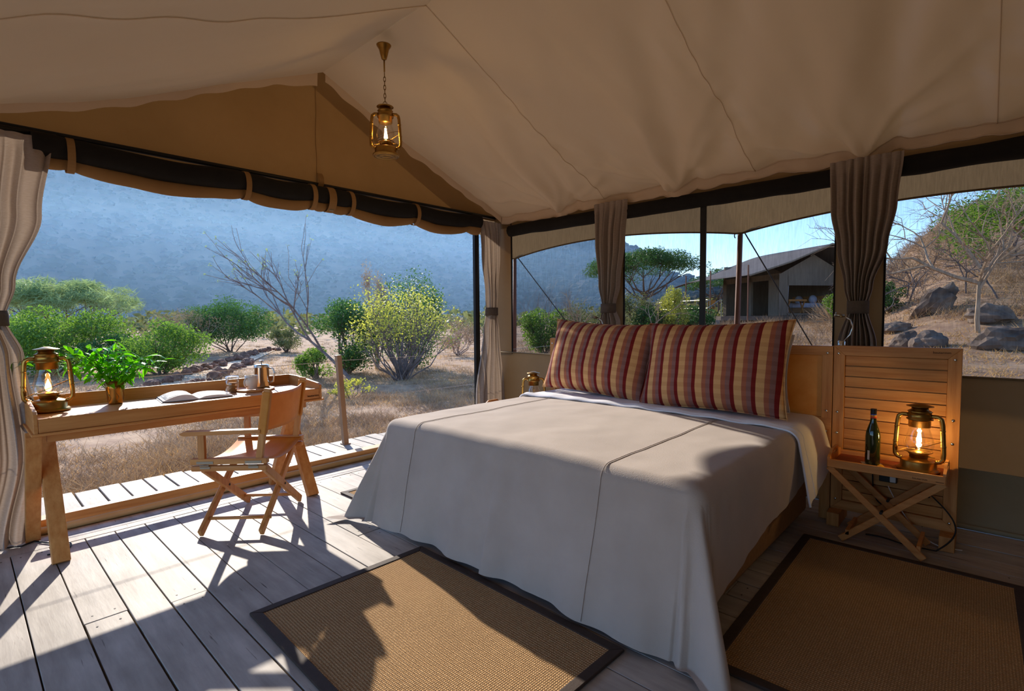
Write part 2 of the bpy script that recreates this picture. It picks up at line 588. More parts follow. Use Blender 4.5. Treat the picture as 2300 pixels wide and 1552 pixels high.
def sisal_mat():
    m = bpy.data.materials.new('sisal')
    m.use_nodes = True
    N, L = m.node_tree.nodes, m.node_tree.links
    b = N['Principled BSDF']; b.inputs['Roughness'].default_value = 0.9
    b.inputs['Specular IOR Level'].default_value = 0.1
    tc = N.new('ShaderNodeTexCoord')
    w1 = N.new('ShaderNodeTexWave'); w1.wave_type = 'BANDS'; w1.bands_direction = 'Y'
    w1.inputs['Scale'].default_value = 26.0; w1.inputs['Distortion'].default_value = 2.2
    w1.inputs['Detail'].default_value = 2; w1.inputs['Detail Scale'].default_value = 6
    w2 = N.new('ShaderNodeTexWave'); w2.wave_type = 'BANDS'; w2.bands_direction = 'X'
    w2.inputs['Scale'].default_value = 34.0; w2.inputs['Distortion'].default_value = 2.0
    w2.inputs['Detail'].default_value = 2; w2.inputs['Detail Scale'].default_value = 8
    L.new(tc.outputs['Object'], w1.inputs['Vector']); L.new(tc.outputs['Object'], w2.inputs['Vector'])
    ml = N.new('ShaderNodeMath'); ml.operation = 'MULTIPLY'
    L.new(w1.outputs['Fac'], ml.inputs[0]); L.new(w2.outputs['Fac'], ml.inputs[1])
    ad = N.new('ShaderNodeMath'); ad.operation = 'MULTIPLY_ADD'; ad.inputs[1].default_value = 0.25
    L.new(w1.outputs['Fac'], ad.inputs[0]); L.new(ml.outputs[0], ad.inputs[2])
    nz = N.new('ShaderNodeTexNoise'); nz.inputs['Scale'].default_value = 3.5; nz.inputs['Detail'].default_value = 6
    L.new(tc.outputs['Object'], nz.inputs['Vector'])
    rp = N.new('ShaderNodeValToRGB')
    rp.color_ramp.elements[0].position = 0.1; rp.color_ramp.elements[0].color = lin((158, 122, 82))
    rp.color_ramp.elements[1].position = 0.9; rp.color_ramp.elements[1].color = lin((222, 184, 134))
    L.new(ad.outputs[0], rp.inputs['Fac'])
    mu = N.new('ShaderNodeMixRGB'); mu.blend_type = 'MULTIPLY'; mu.inputs['Fac'].default_value = 0.22
    L.new(rp.outputs[0], mu.inputs[1]); L.new(nz.outputs['Fac'], mu.inputs[2])
    L.new(mu.outputs[0], b.inputs['Base Color'])
    bn = N.new('ShaderNodeBump'); bn.inputs['Strength'].default_value = 0.8; bn.inputs['Distance'].default_value = 0.007
    L.new(ad.outputs[0], bn.inputs['Height']); L.new(bn.outputs[0], b.inputs['Normal'])
    MATS['sisal'] = m


sisal_mat()
# ------------------------------------------------------------------ floor of boards
XW = -4.42      # plane of the door opening
YW = 4.50       # plane of the window side
floor = struct(MB().box(-4.42, 1.5, -0.95, 4.5, -0.10, -0.034).build('floor', 'joist_wood'), 'weathered grey board floor of the tent', 'floor')
random.seed(3)
y = -0.95
row = 0
nails = MB()
while y < 4.48:
    w = random.uniform(0.150, 0.178)
    y1 = min(y+w, 4.5)
    x = -4.10
    cuts = sorted(random.uniform(-3.3, 0.9) for _ in range(random.choice((1, 2))))
    for xe in cuts+[1.5]:
        if xe-x < 0.5:
            continue
        dz = random.uniform(-0.002, 0.001)
        gap = random.choice((0.003, 0.004, 0.007, 0.009))
        MB().box(x+0.002, xe-0.002, y+gap/2, y1-gap/2, -0.034, dz).build('plank', 'plank_grey', floor, bevel=0.002)
        for xx in (x+0.06, xe-0.06):
            for yy in (y+0.04, y1-0.04):
                if yy < 4.4:
                    nails.lathe([(0.0045, 0.0), (0.0045, dz+0.0012), (0.0, dz+0.0014)], 6, (xx, yy, 0))
        x = xe
    y = y1
    row += 1
for (ya, yb) in ((-0.95, 1.12), (1.12, 3.05), (3.05, 4.5)):
    for (xa, xb) in ((-4.36, -4.24), (-4.24, -4.105)):
        MB().box(xa+0.002, xb-0.003, ya+0.002, yb-0.002, -0.034, -0.001).build('plank', 'sill_wood' if False else 'plank_grey', floor, bevel=0.002)
nh = nails.build('nail_heads', 'nail_steel', floor)
nh['kind'] = 'stuff'

# door sill and pipe
sill = MB().box(-4.52, -4.40, 0.30, 4.34, -0.08, 0.085).build('trim_1', 'sill_wood', bevel=0.006)
struct(sill, 'tan timber door sill along the open side', 'sill')
pipe = MB().tube([(-4.372, -0.2, 0.026), (-4.372, 2.0, 0.026), (-4.372, 4.2, 0.026)], 0.024, 12).build('trim_2', 'sill_pipe', smooth=True)
struct(pipe, 'tan canvas hem pipe lying along the door sill', 'pipe')

# walkway outside
deck = struct(MB().box(-5.36, -4.53, -1.6, 9.0, -0.14, -0.06).build('deck', 'joist_wood'), 'pale board walkway outside the open side', 'deck')
y = -1.6
while y < 8.9:
    w = random.uniform(0.145, 0.165)
    MB().box(-5.36+random.uniform(-0.03, 0.03), -4.53, y+0.006, y+w-0.006, -0.06, -0.02+random.uniform(-0.003, 0.003)).build('plank', 'deck_grey', deck, bevel=0.004)
    y += w

# ------------------------------------------------------------------ ceiling liner
RY, RZ = 2.26, 3.46
SEAMS = (-2.86, -1.44, -0.02, 1.40)
EYES = (-3.40, -2.14, -0.72, 0.70)


def ceil_right(x, s):
    yy = RY+s*(4.46-RY)
    z = RZ-s*0.93
    p = ((x+4.28)/1.42) % 1.0
    z -= 0.045*math.sin(PI*p)*math.sin(PI*min(1, s*1.02))
    z -= 0.02*math.sin(PI*s)
    dn = 0.0
    for xe in EYES:
        dx = x-xe
        dy = (1.0-s)*2.37
        rr = math.hypot(dx, dy)
        ph = math.atan2(dx, dy+0.02)
        dn += 0.016*math.cos(ph*8.0+xe)*math.exp(-(rr/0.75)**2)*min(1, rr/0.12)
        ln = dx-0.16*dy*math.sin(xe*5)
        dn -= 0.085*math.exp(-(ln/(0.06+0.10*dy))**2)*math.exp(-((dy-0.1)/1.35)**2)
        dn += 0.045*math.exp(-((ln-0.20)/(0.05+0.08*dy))**2)*math.exp(-(dy/1.6)**2)
        for (fa, am) in ((-0.95, 0.030), (-0.45, 0.036), (0.12, 0.030), (0.55, 0.038), (1.0, 0.026)):
            f2 = fa+0.18*math.sin(xe*3+fa*5)
            al = dx*math.sin(f2)+dy*math.cos(f2)
            pe = dx*math.cos(f2)-dy*math.sin(f2)+0.04*math.sin(al*5+xe)
            if al > 0:
                dn -= am*math.exp(-(pe/(0.018+0.055*al))**2)*math.exp(-(al/1.15)**2)*min(1, al/0.1)
    for xs in SEAMS:
        dx = x-xs
        dn += 0.007*math.sin(s*70+xs*9)*math.exp(-(dx/0.10)**2)*sstep(0.1, 0.5, s)
        dn -= 0.012*math.exp(-(dx/0.05)**2)
    dn += 0.055*nz3(x*4.0+s*3.5, s*0.9, 3.0)*sstep(0.0, 0.35, s)*(1-sstep(0.85, 1.0, s)*0.6)
    dn += 0.014*nz3(x*9.0-s*4, s*1.6, 8.0)*sstep(0.0, 0.3, s)
    return Vector((x, yy+dn*0.35, z+dn*0.93))


def ceil_left(x, t):
    yy = RY-t*3.15
    z = RZ-t*1.27
    p = ((x+4.28)/1.42) % 1.0
    z -= 0.05*math.sin(PI*min(1, t))*(1+0.5*math.sin(PI*p))
    z -= 0.05*sstep(-4.28, -3.2, x)*math.sin(PI*t)
    dn = 0.0
    for xs in SEAMS:
        dx = x-xs
        dn += 0.010*math.sin(t*46+xs*7+dx*8)*math.exp(-(dx/0.16)**2)*sstep(0.15, 0.5, t)
        dn -= 0.012*math.exp(-(dx/0.05)**2)
    dn += 0.034*nz3(x*2.5+t*3, t*1.6, 5.0)*sstep(0.0, 0.4, t)
    dn += 0.016*nz3(x*7.0+t*9, t*3, 1.0)*sstep(0.05, 0.4, t)
    return Vector((x, yy-dn*0.35, z+dn*0.93))


X0, X1 = -4.28, 1.5
ceiling = MB().grid(lambda u, v: ceil_right(lerp(X0, X1, u), v), 260, 110).build('ceiling', 'canvas_cream', smooth=True)
struct(ceiling, 'cream canvas tent ceiling liner with sewn seams', 'ceiling')
MB().grid(lambda u, v: ceil_left(lerp(X0, X1, u), v), 240, 100).build('left_slope', 'canvas_cream', ceiling, smooth=True)
for xs in SEAMS:
    MB().tube([ceil_right(xs, i/60)+Vector((0, -0.001, -0.004)) for i in range(61)], 0.0035, 5).build('seam', 'canvas_seam', ceiling, smooth=True)
    MB().tube([ceil_left(xs, i/60)+Vector((0, 0.001, -0.004)) for i in range(61)], 0.0035, 5).build('seam', 'canvas_seam', ceiling, smooth=True)


def eave_hem(u, v):
    x = lerp(X0, X1, u)
    p = ceil_right(x, 1.0)
    pp = ((x+4.28+0.71)/1.42) % 1.0
    drop = 0.085+0.012*math.sin(x*5.0)
    w = 0.012*math.sin(x*31)+0.010*nz3(x*8, v*2, 0)
    pull = 0.0
    for xe in EYES+SEAMS:
        pull += 0.035*math.exp(-((x-xe)/0.14)**2)
    return Vector((x, p.y-0.004+w*v+0.01*v, p.z-drop*v+pull*v*0.35))


MB().grid(eave_hem, 300, 8).build('eave_hem', 'canvas_hem', ceiling, smooth=True)
MB().tube([eave_hem(i/150, 1.0) for i in range(151)], 0.006, 5).build('hem_edge', 'canvas_hem', ceiling, smooth=True)
MB().tube([eave_hem(i/150, 0.02)+Vector((0, -0.004, 0)) for i in range(151)], 0.005, 5).build('hem_edge', 'canvas_hem', ceiling, smooth=True)


def gable_hem_r(u, v):
    s = 0.01+u*0.985
    p = ceil_right(X0, s)
    return p+Vector((-0.015*v-0.01*v*nz3(s*20, v, 2), 0.012*math.sin(s*40)*v, -0.065*v+0.008*math.sin(s*55)*v))


def gable_hem_l(u, v):
    p = ceil_left(X0, 0.015+u*0.98)
    k = 1.0 if u > 0.12 else 1.0+1.1*(1-u/0.12)
    return p+Vector((-0.012*v, 0.006*math.sin(u*60)*v, -0.050*v*k+0.006*math.sin(u*70)*v))


MB().grid(gable_hem_r, 90, 4).build('gable_hem', 'canvas_hem', ceiling, smooth=True)
MB().grid(gable_hem_l, 90, 4).build('gable_hem', 'canvas_hem', ceiling, smooth=True)

# ------------------------------------------------------------------ gable wall above the door opening
wall_left = struct(bpy.data.objects.new('wall_left', None), 'brown canvas gable wall above the open side', 'wall')
COL.objects.link(wall_left)


def gable(u, v):
    yy = lerp(-0.9, 4.52, u)
    top = (RZ+0.38-(yy-RY)*0.43) if yy > RY else (RZ+0.38-(RY-yy)*0.40)
    z = lerp(2.50, top, v)
    b = 0.030*nz3(yy*0.9+z*0.8, z*1.1, 1.0)+0.014*math.sin((yy-RY)*3.2+(z-2.4)*5.5)*sstep(0, 0.3, abs(yy-RY))
    b += 0.02*math.exp(-((yy-RY-0.03*math.sin(z*9))/0.03)**2)
    b += 0.012*math.sin((yy+z*1.5)*9.0)*sstep(2.6, 4.4, yy)
    return Vector((XW-0.015+b, yy, z))


MB().grid(gable, 160, 50).build('gable_canvas', 'canvas_brown', wall_left, smooth=True)
MB().tube([gable((2.255+0.9)/5.42, i/20)+Vector((0.004, 0, 0)) for i in range(21)], 0.003, 5).build('seam', 'canvas_brown', wall_left)
MB().grid(lambda u, v: Vector((-4.40+0.035*math.sin(v*PI), 2.24+u*0.05, 2.50+v*0.13)), 3, 10).build('strap_loop', 'canvas_brown', wall_left, solid=0.004)
# canvas beside the opening, out past the curtain
MB().grid(lambda u, v: Vector((XW+0.01*math.sin(u*9), lerp(-0.9, 0.12, u), lerp(0.0, 2.46, v))), 10, 10).build('side_canvas', 'canvas_wall', wall_left, smooth=True)

# door frame poles
door = struct(bpy.data.objects.new('door_1', None), 'black pole frame of the open tent side', 'door frame')
COL.objects.link(door)
MB().tube([(-4.40, -0.9, 2.53), (-4.40, 4.46, 2.53)], 0.018, 10).build('header_pole', 'black_metal', door, smooth=True)
MB().tube([(-4.36, -0.9, 2.50), (-4.36, 0.5, 2.50)], 0.020, 10).build('rail_sleeve', 'black_metal', door, smooth=True)
MB().box(-4.44, -4.40, 4.13, 4.17, 0.0, 2.5).build('jamb', 'black_metal', door, bevel=0.004)
MB().box(-4.47, -4.445, 4.20, 4.24, 0.0, 2.5).build('jamb', 'black_metal', door, bevel=0.004)

# rolled up door flap: black mesh roll above, brown canvas roll below
flap = thing('rolled_door_flap', 'rolled brown canvas door flap with black mesh roll strapped above the opening', 'door flap', (-4.36, 2.3, 2.4))
STR = (0.56, 1.62, 2.16, 2.32, 2.52, 3.25, 3.98)


def sag(yy):
    d = 1e9
    for a, b in zip(STR, STR[1:]):
        if a <= yy <= b:
            L_ = b-a
            return -min(0.055, 0.085*L_)*math.sin(PI*(yy-a)/L_)
    return 0.0


ys = [lerp(0.38, 4.14, i/120) for i in range(121)]
MB().tube([(-4.345, q, 2.435+sag(q)*0.5+0.006*nz3(q*4, 0)) for q in ys], [0.078+0.006*nz3(q*3, 2)-0.012*sum(math.exp(-((q-s)/0.05)**2) for s in STR) for q in ys], 14).build('mesh_roll', 'black_mesh', flap, smooth=True, world=True)
MB().tube([(-4.37, q, 2.355+sag(q)+0.006*nz3(q*5, 5)) for q in ys], [0.052+0.006*nz3(q*4, 7)-0.014*sum(math.exp(-((q-s)/0.045)**2) for s in STR)+0.012*sstep(3.9, 4.1, q) for q in ys], 14).build('canvas_roll', 'canvas_brown', flap, smooth=True, world=True)
for s in STR[:-1]:
    hw_ = 0.020 if s != 2.32 else 0.034
    MB().grid(lambda u, v: Vector((-4.357+0.092*math.cos(2*PI*u), s+lerp(-hw_, hw_, v), 2.402+0.108*math.sin(2*PI*u))), 28, 1, closeu=True).build('strap', 'canvas_brown', flap, world=True, solid=0.004)
MB().box(-4.318, -4.30, 2.30, 2.34, 2.30, 2.36).build('buckle', 'zinc', flap, world=True, bevel=0.003)

# ------------------------------------------------------------------ window side
wall_back = struct(bpy.data.objects.new('wall_back', None), 'canvas wall with screened windows behind the bed', 'wall')
COL.objects.link(wall_back)


def wgrid(x0, x1, z0, z1, nu=24, nv=12, amp=0.012, seed=0.0, dy=0.0):
    return MB().grid(lambda u, v: Vector((lerp(x0, x1, u), YW+dy+amp*nz3(lerp(x0, x1, u)*2.2, lerp(z0, z1, v)*1.3, seed), lerp(z0, z1, v))), nu, nv)


wgrid(-4.44, 1.6, 0.30, 0.935, 60, 10, 0.015, 1).build('lower_canvas', 'canvas_wall', wall_back, smooth=True)
MB().tube([(x_, YW-0.006, 0.935) for x_ in (-4.44, -2, 1.6)], 0.008, 6).build('lower_hem', 'canvas_wall', wall_back, smooth=True)
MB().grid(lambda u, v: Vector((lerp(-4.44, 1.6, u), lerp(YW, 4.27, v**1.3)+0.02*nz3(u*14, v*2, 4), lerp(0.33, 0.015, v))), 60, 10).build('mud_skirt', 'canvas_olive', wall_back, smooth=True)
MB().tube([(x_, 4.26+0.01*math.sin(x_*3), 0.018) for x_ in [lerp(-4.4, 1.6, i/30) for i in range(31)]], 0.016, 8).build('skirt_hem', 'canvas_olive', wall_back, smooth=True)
wgrid(-4.44, -4.17, 0.9, 2.6, 8, 16, 0.008, 2).build('corner_canvas', 'canvas_wall', wall_back, smooth=True)
wgrid(-2.88, -2.67, 0.9, 2.6, 6, 16, 0.006, 3, -0.004).build('mullion_canvas', 'canvas_wall', wall_back, smooth=True)
wgrid(-0.88, -0.575, 0.9, 2.6, 6, 16, 0.006, 4, -0.004).build('mullion_canvas', 'canvas_wall', wall_back, smooth=True)
wgrid(-4.44, 1.6, 2.40, 2.62, 40, 4, 0.01, 5).build('top_canvas', 'canvas_fly', wall_back, smooth=True)
for i, (xa, xb) in enumerate(((-4.17, -2.88), (-2.67, -0.88), (-0.575, 1.55))):
    wd = struct(bpy.data.objects.new('window_%d' % (i+1), None), ('screened tent window beside the corner curtain', 'screened tent window looking towards the neighbouring tent', 'screened tent window looking towards the boulders')[i], 'window')
    COL.objects.link(wd)
    MB().add([(xa, YW+0.012, 0.92), (xb, YW+0.012, 0.92), (xb, YW+0.012, 2.45), (xa, YW+0.012, 2.45)], [(0, 1, 2, 3)]).build('insect_screen', 'insect_screen', wd)
    n = 60
    xs_ = [lerp(xa+0.01, xb-0.01, k/n) for k in range(n+1)]
    MB().tube([(q, YW-0.03, 2.355+0.008*nz3(q*3, i)) for q in xs_], [0.066+0.010*nz3(q*4, 3+i) for q in xs_], 12).build('rolled_blind', 'black_mesh', wd, smooth=True)
    MB().box(xa-0.006, xa+0.006, YW-0.006, YW+0.010, 0.92, 2.45).build('edge_strip', 'black_mesh', wd)
    MB().box(xb-0.006, xb+0.006, YW-0.006, YW+0.010, 0.92, 2.45).build('edge_strip', 'black_mesh', wd)
    if i == 1:
        MB().box(-1.905, -1.855, YW-0.02, YW+0.006, 0.93, 2.33).build('centre_pole', 'black_metal', wd, bevel=0.004)

# unseen walls at far end and behind the camera, added to darken the right
shade_wall_right = struct(MB().grid(lambda u, v: Vector((1.45+0.01*math.sin(v*9), lerp(-0.9, 4.52, u), lerp(0.0, (3.42-abs(lerp(-0.9, 4.52, u)-RY)*0.41), v))), 40, 20).build('shade_wall_right', 'canvas_wall', smooth=True), 'unseen canvas end wall added to darken the right of the tent', 'wall')
shade_wall_front = struct(MB().grid(lambda u, v: Vector((lerp(0.3, 1.45, u), -0.9+0.01*math.sin(u*20), lerp(0.0, 2.2, v))), 30, 10).build('shade_wall_front', 'canvas_wall', smooth=True), 'unseen canvas side wall across from the windows, added for shade', 'wall')

# ------------------------------------------------------------------ fly sheet over the tent with its poles
POLES = (-5.25, -2.0, 1.25)


def fly_edge_z(x):
    p = ((x+5.25)/3.25) % 1.0
    return 2.21+0.13*math.sin(PI*p)**0.8


def fly_n(u, v):
    x = lerp(-5.3, 2.4, u)
    e = fly_edge_z(x)
    yy = lerp(RY, 5.72, v)
    z = lerp(3.92, e, v)-0.06*math.sin(PI*v)
    return Vector((x, yy-0.10*math.sin(PI*(((x+5.25)/3.25) % 1.0))*v**4, z))


fly = struct(MB().grid(fly_n, 90, 24).build('roof', 'canvas_fly', smooth=True), 'brown canvas fly sheet stretched over the tent', 'roof')
MB().grid(lambda u, v: Vector((lerp(-5.3, 2.4, u), lerp(RY, -1.9, v), lerp(3.92, 2.15, v)-0.05*math.sin(PI*v))), 30, 12).build('south_slope', 'canvas_fly', fly, smooth=True)
MB().tube([fly_n(i/90, 1.0) for i in range(91)], 0.012, 6).build('edge_rope', 'canvas_fly', fly, smooth=True)
for k, px in enumerate(POLES):
    lab = ('reddish wooden awning pole outside the window beside the corner curtain', 'reddish wooden awning pole with a guy rope outside the middle window', 'reddish wooden awning pole outside the window by the boulders')[k]
    t = thing('awning_pole', lab, 'pole', (px-0.05, 5.74, -0.35), 0, 'awning poles outside the windows')
    MB().tube([(px-0.06, 5.76, -0.35), (px, 5.74, 2.32)], [0.034, 0.026], 10).build('pole', 'pole_red', t, smooth=True, world=True)
    MB().tube([(px, 5.74, 2.32), (px, 5.74, 2.36)], 0.008, 6).build('spike', 'black_metal', t, world=True)
    MB().tube([(px-0.03+0.03*math.cos(a), 5.73, 2.2+0.035*math.sin(a)) for a in [i*0.5 for i in range(9)]], 0.006, 5).build('hook', 'black_metal', t, world=True)
    MB().tube([(px+0.01, 5.74, 2.28), (px+0.72+0.2, 7.6, -0.2)], 0.007, 6).build('guy_rope', 'rope', t, smooth=True, world=True)

# ------------------------------------------------------------------ land outside
MTOP = [(-180, 0.8), (-150, 1.5), (-115, 13.0), (-100, 15.2), (-85, 15.4), (-70, 15.2), (-57, 13.4), (-46, 10.4), (-37, 8.5), (-31, 7.6), (-24, 4.0), (-16, 2.0), (-5, 1.0), (60, 0.8)]


def ground_z(x, y_):
    r = math.hypot(x, y_)
    a = math.degrees(math.atan2(x, y_))
    z = -0.30+0.03*nz3(x*0.7, y_*0.7, 0)+0.05*nz3(x*0.17, y_*0.17, 2)
    s = sstep(-42, -16, a)*(1-sstep(60, 100, a))
    z += s*(0.75*sstep(5.5, 13, r)+0.65*sstep(12, 32, r))
    z += sstep(-12, -1, a)*(1-sstep(60, 100, a))*(0.55*sstep(7, 16, r)+max(0, r-15)*0.20*(1-sstep(60, 130, r)*0.5))
    z += sstep(-55, -85, a)*0.0
    z += 0.35*sstep(20, 45, r)*(1-s)
    if r > 150:
        top = 310*math.tan(R(interp(MTOP, a)))
        q = min(1.0, (r-150)/160)
        z += top*(0.55*q+0.45*q*q)*(1 if q < 1 else 1)
        z += q*5.0*nz3(x*0.02, y_*0.02, 7)+q*2.0*nz3(x*0.06, y_*0.06, 4)
    return z


radii = [2.5*(1.06**i) for i in range(85)]
radii = [r_ for r_ in radii if r_ < 345]+[345.0]
angs = [R(-180+i*1.25) for i in range(289)]


def land(r0, r1):
    rr = [r_ for r_ in radii if r0 <= r_ <= r1]
    mb = MB()
    for r_ in rr:
        for a in angs:
            x, y_ = r_*math.sin(a), r_*math.cos(a)
            mb.v.append((x, y_, ground_z(x, y_)))
    n = len(angs)
    for j in range(len(rr)-1):
        for i in range(n-1):
            mb.f.append((j*n+i, j*n+i+1, (j+1)*n+i+1, (j+1)*n+i))
    return mb


brk = [r_ for r_ in radii if r_ > 120][0]
struct(land(0, brk).build('ground', 'soil', smooth=True), 'dry sandy reddish earth around the tent', 'ground')
struct(land(brk, 400).build('hill', 'hill_ground', smooth=True), 'long hazy blue hillside rising behind the bushes', 'hill')

# scrub covering the hillside
random.seed(21)
ico = [(0, 0, 1), (0.894, 0, 0.447), (0.276, 0.851, 0.447), (-0.724, 0.526, 0.447), (-0.724, -0.526, 0.447), (0.276, -0.851, 0.447),
       (0.724, 0.526, -0.447), (-0.276, 0.851, -0.447), (-0.894, 0, -0.447), (-0.276, -0.851, -0.447), (0.724, -0.526, -0.447)]
icof = [(0, 1, 2), (0, 2, 3), (0, 3, 4), (0, 4, 5), (0, 5, 1), (1, 6, 2), (2, 7, 3), (3, 8, 4), (4, 9, 5), (5, 10, 1), (6, 7, 2), (7, 8, 3), (8, 9, 4), (9, 10, 5), (10, 6, 1)]
sc = MB()
for _ in range(7500):
    a = R(random.uniform(-100, -14))
    r_ = random.uniform(140, 335)
    x, y_ = r_*math.sin(a), r_*math.cos(a)
    s = random.uniform(0.9, 2.6)*(0.6 if random.random() < 0.5 else 1.0)
    z = ground_z(x, y_)
    sc.add([(x+v[0]*s*random.uniform(0.6, 1.3), y_+v[1]*s*random.uniform(0.6, 1.3), z+s*0.3+v[2]*s*random.uniform(0.35, 0.8)) for v in ico], icof)
o = sc.build('hill_scrub', 'hill_scrub')
tag(o, 'low scrub covering the hazy hillside', 'scrub', kind='stuff')

# haze hanging over the valley in front of the hill
hz = MB()
av = [R(-118+i*2.0) for i in range(50)]
rv = [64.0, 338.0]
for z in (-6.0, 33.0):
    for r_ in rv:
        for a in av:
            q_ = r_ if r_ > 100 else lerp(64.0, 336.0, sstep(-34, -12, math.degrees(a)))
            hz.v.append((q_*math.sin(a), q_*math.cos(a), z))
n = len(av)
for i in range(n-1):
    hz.f.append((i, i+1, n+i+1, n+i))
    hz.f.append((2*n+i, 3*n+i, 3*n+i+1, 2*n+i+1))
    hz.f.append((i, 2*n+i, 2*n+i+1, i+1))
    hz.f.append((n+i, n+i+1, 3*n+i+1, 3*n+i))
hz.f.append((0, n, 3*n, 2*n))
hz.f.append((n-1, 3*n-1, 4*n-1, 2*n-1))
hm = bpy.data.materials.new('haze')
hm.use_nodes = True
hm.node_tree.nodes.remove(hm.node_tree.nodes['Principled BSDF'])
vsn = hm.node_tree.nodes.new('ShaderNodeVolumeScatter')
vsn.inputs['Color'].default_value = (0.32, 0.60, 1.0, 1)
vsn.inputs['Density'].default_value = 0.0025
vsn.inputs['Anisotropy'].default_value = 0.45
hm.node_tree.links.new(vsn.outputs[0], hm.node_tree.nodes['Material Output'].inputs['Volume'])
MATS['haze'] = hm
haze = hz.build('haze', 'haze')
tag(haze, 'blue morning haze lying in front of the hillside', 'haze', kind='stuff')
bm_ = bmesh.new(); bm_.from_mesh(haze.data); bmesh.ops.recalc_face_normals(bm_, faces=bm_.faces); bm_.to_mesh(haze.data); bm_.free()
# ------------------------------------------------------------------ bed
BX, BHW = -1.905, 1.025        # centre line and half width
YF, YC = 2.02, 3.46            # foot edge, head edge of the coverlet
ZT = 0.675

bed = thing('bed', 'wide bed with a brown fabric box base standing against the slatted headboard', 'bed', (BX, 2.9, 0))
MB().box(-2.86, -0.875, 2.0, 3.82, 0.05, 0.34).build('base', 'bed_base', bed, bevel=0.025, world=True)
MB().box(-2.88, -0.90, 2.05, 3.84, 0.34, 0.625).build('mattress', 'sheet_white', bed, bevel=0.05, world=True)
for (fx, fy) in ((-2.75, 2.1), (-0.98, 2.1), (-2.75, 3.7), (-0.98, 3.7)):
    MB().lathe([(0.03, 0), (0.035, 0.05)], 12, (fx, fy, 0)).build('foot', 'black_metal', bed, world=True)


def drape(u, v, zt=ZT, rad=0.075, flare=0.10, amp=0.10, hw=BHW, hem=0.022, seed=0.0, y0=YF, puff=0.0):
    """cloth point: u across the bed from its centre line, v along it from the foot edge (v<0 hangs down)"""
    du = max(abs(u)-hw, 0.0)
    dv = max(-v, 0.0)
    sx = 1 if u >= 0 else -1
    r = math.hypot(du, dv)
    cu = min(max(u, -hw), hw)
    cv = max(v, 0.0)
    z = zt+puff
    z += 0.018*(1-(cu/hw)**2)+0.006*nz3(u*2.3, v*2.0, seed)+0.003*nz3(u*7, v*6, seed+3)
    if r < 1e-6:
        return Vector((BX+cu, y0+cv, z))
    dx, dy = sx*du/r, -dv/r
    arc = rad*PI/2
    ph = math.atan2(dv, du)            # 0 on the long side, 90 deg at the foot
    cor = math.sin(2*ph)**2 if du > 0 and dv > 0 else 0.0
    s = (v if ph < 0.02 else (u*sx if ph > 1.55 else hw+ph))
    if r < arc:
        a = r/rad
        out = rad*math.sin(a)
        dz = rad*(1-math.cos(a))
    else:
        d = r-arc
        wav = math.sin(s*9.5+1.5*math.sin(s*4+seed)+sx)+0.6*math.sin(s*21+seed*2+2)
        k = min(1, d/0.45)
        fl_ = lerp(flare*0.25, flare*2.3, math.sin(ph)**2) if hem < 0.1 else flare
        out = rad+fl_*d+amp*(0.16+0.16*math.sin(ph))*wav*k*d*(1-cor)+cor*d*(0.20+0.13*math.sin(ph*9.0+0.6))
        out += 0.006*nz3(s*12, d*5, seed)
        dz = rad+d*(1-0.10*cor)
    z = z-dz
    if z < hem:
        out += (hem-z)*0.9
        z = hem+0.004*math.sin(out*30)
    return Vector((BX+cu+dx*out, y0+cv+dy*out, z))


FD = 0.70


def side_drop(v):
    q = min(1.0, max(0.0, v/1.45))
    return lerp(0.54, 0.36, q**0.8)+0.02*math.sin(v*7)


def cov(i, j):
    v = lerp(-FD, YC-YF, j)
    d = side_drop(max(v, 0))
    w = BHW+d
    u = lerp(-w, w, i)
    return drape(u, v)


cv = thing('coverlet', 'taupe cotton coverlet draped over the bed down to the floor', 'coverlet', (BX, 2.9, 0.62))
MB().grid(cov, 230, 170).build('cloth', 'coverlet', cv, smooth=True, world=True)
for us in (-0.74, 0.635):
    pts = []
    for i in range(131):
        v = lerp(YC-YF-0.01, -FD+0.005, i/130)
        p = drape(us, v)
        q = drape(us, v-0.01)
        pts.append(p+Vector((0, -0.002, 0.0035)))
    MB().tube(pts, 0.0022, 5).build('welt_seam', 'coverlet', cv, smooth=True, world=True)


def duvet(i, j):
    yy = lerp(3.30, 3.86, j)
    w1 = BHW+0.02+lerp(0.36, 0.30, j)
    u = lerp(-BHW-0.22, w1, i)
    vv = yy-YF
    p = drape(u, vv, zt=ZT+0.012, flare=0.16, amp=0.05, seed=4, hem=0.3)
    e = math.exp(-(j/0.06)**2)
    p.z += 0.012*math.sin(u*23+j*5)*0.3*(1-sstep(0.15, 0.3, j))+0.016*math.exp(-((j-0.06)/0.06)**2)-0.012*e
    if u > BHW:
        k = (u-BHW)/0.38
        p.y -= 0.10*k*(1-j)
        p.z -= 0.07*k*k*(1-j)
        p.x += 0.05*k
    p.y -= 0.022*math.sin(u*1.7+0.6)*(1-j)
    return p


dv_ = thing('duvet', 'white cotton duvet turned back below the striped pillows', 'duvet', (BX, 3.6, 0.7))
MB().grid(duvet, 160, 36).build('cloth', 'sheet_white', dv_, smooth=True, world=True)
MB().tube([duvet(i/160, 0.0)+Vector((0, -0.002, 0.004)) for i in range(161)], 0.007, 6).build('piping', 'sheet_white', dv_, smooth=True, world=True)
MB().tube([duvet(i/160, 0.16)+Vector((0, 0, 0.001)) for i in range(161)], 0.0035, 5).build('piping', 'sheet_white', dv_, smooth=True, world=True)


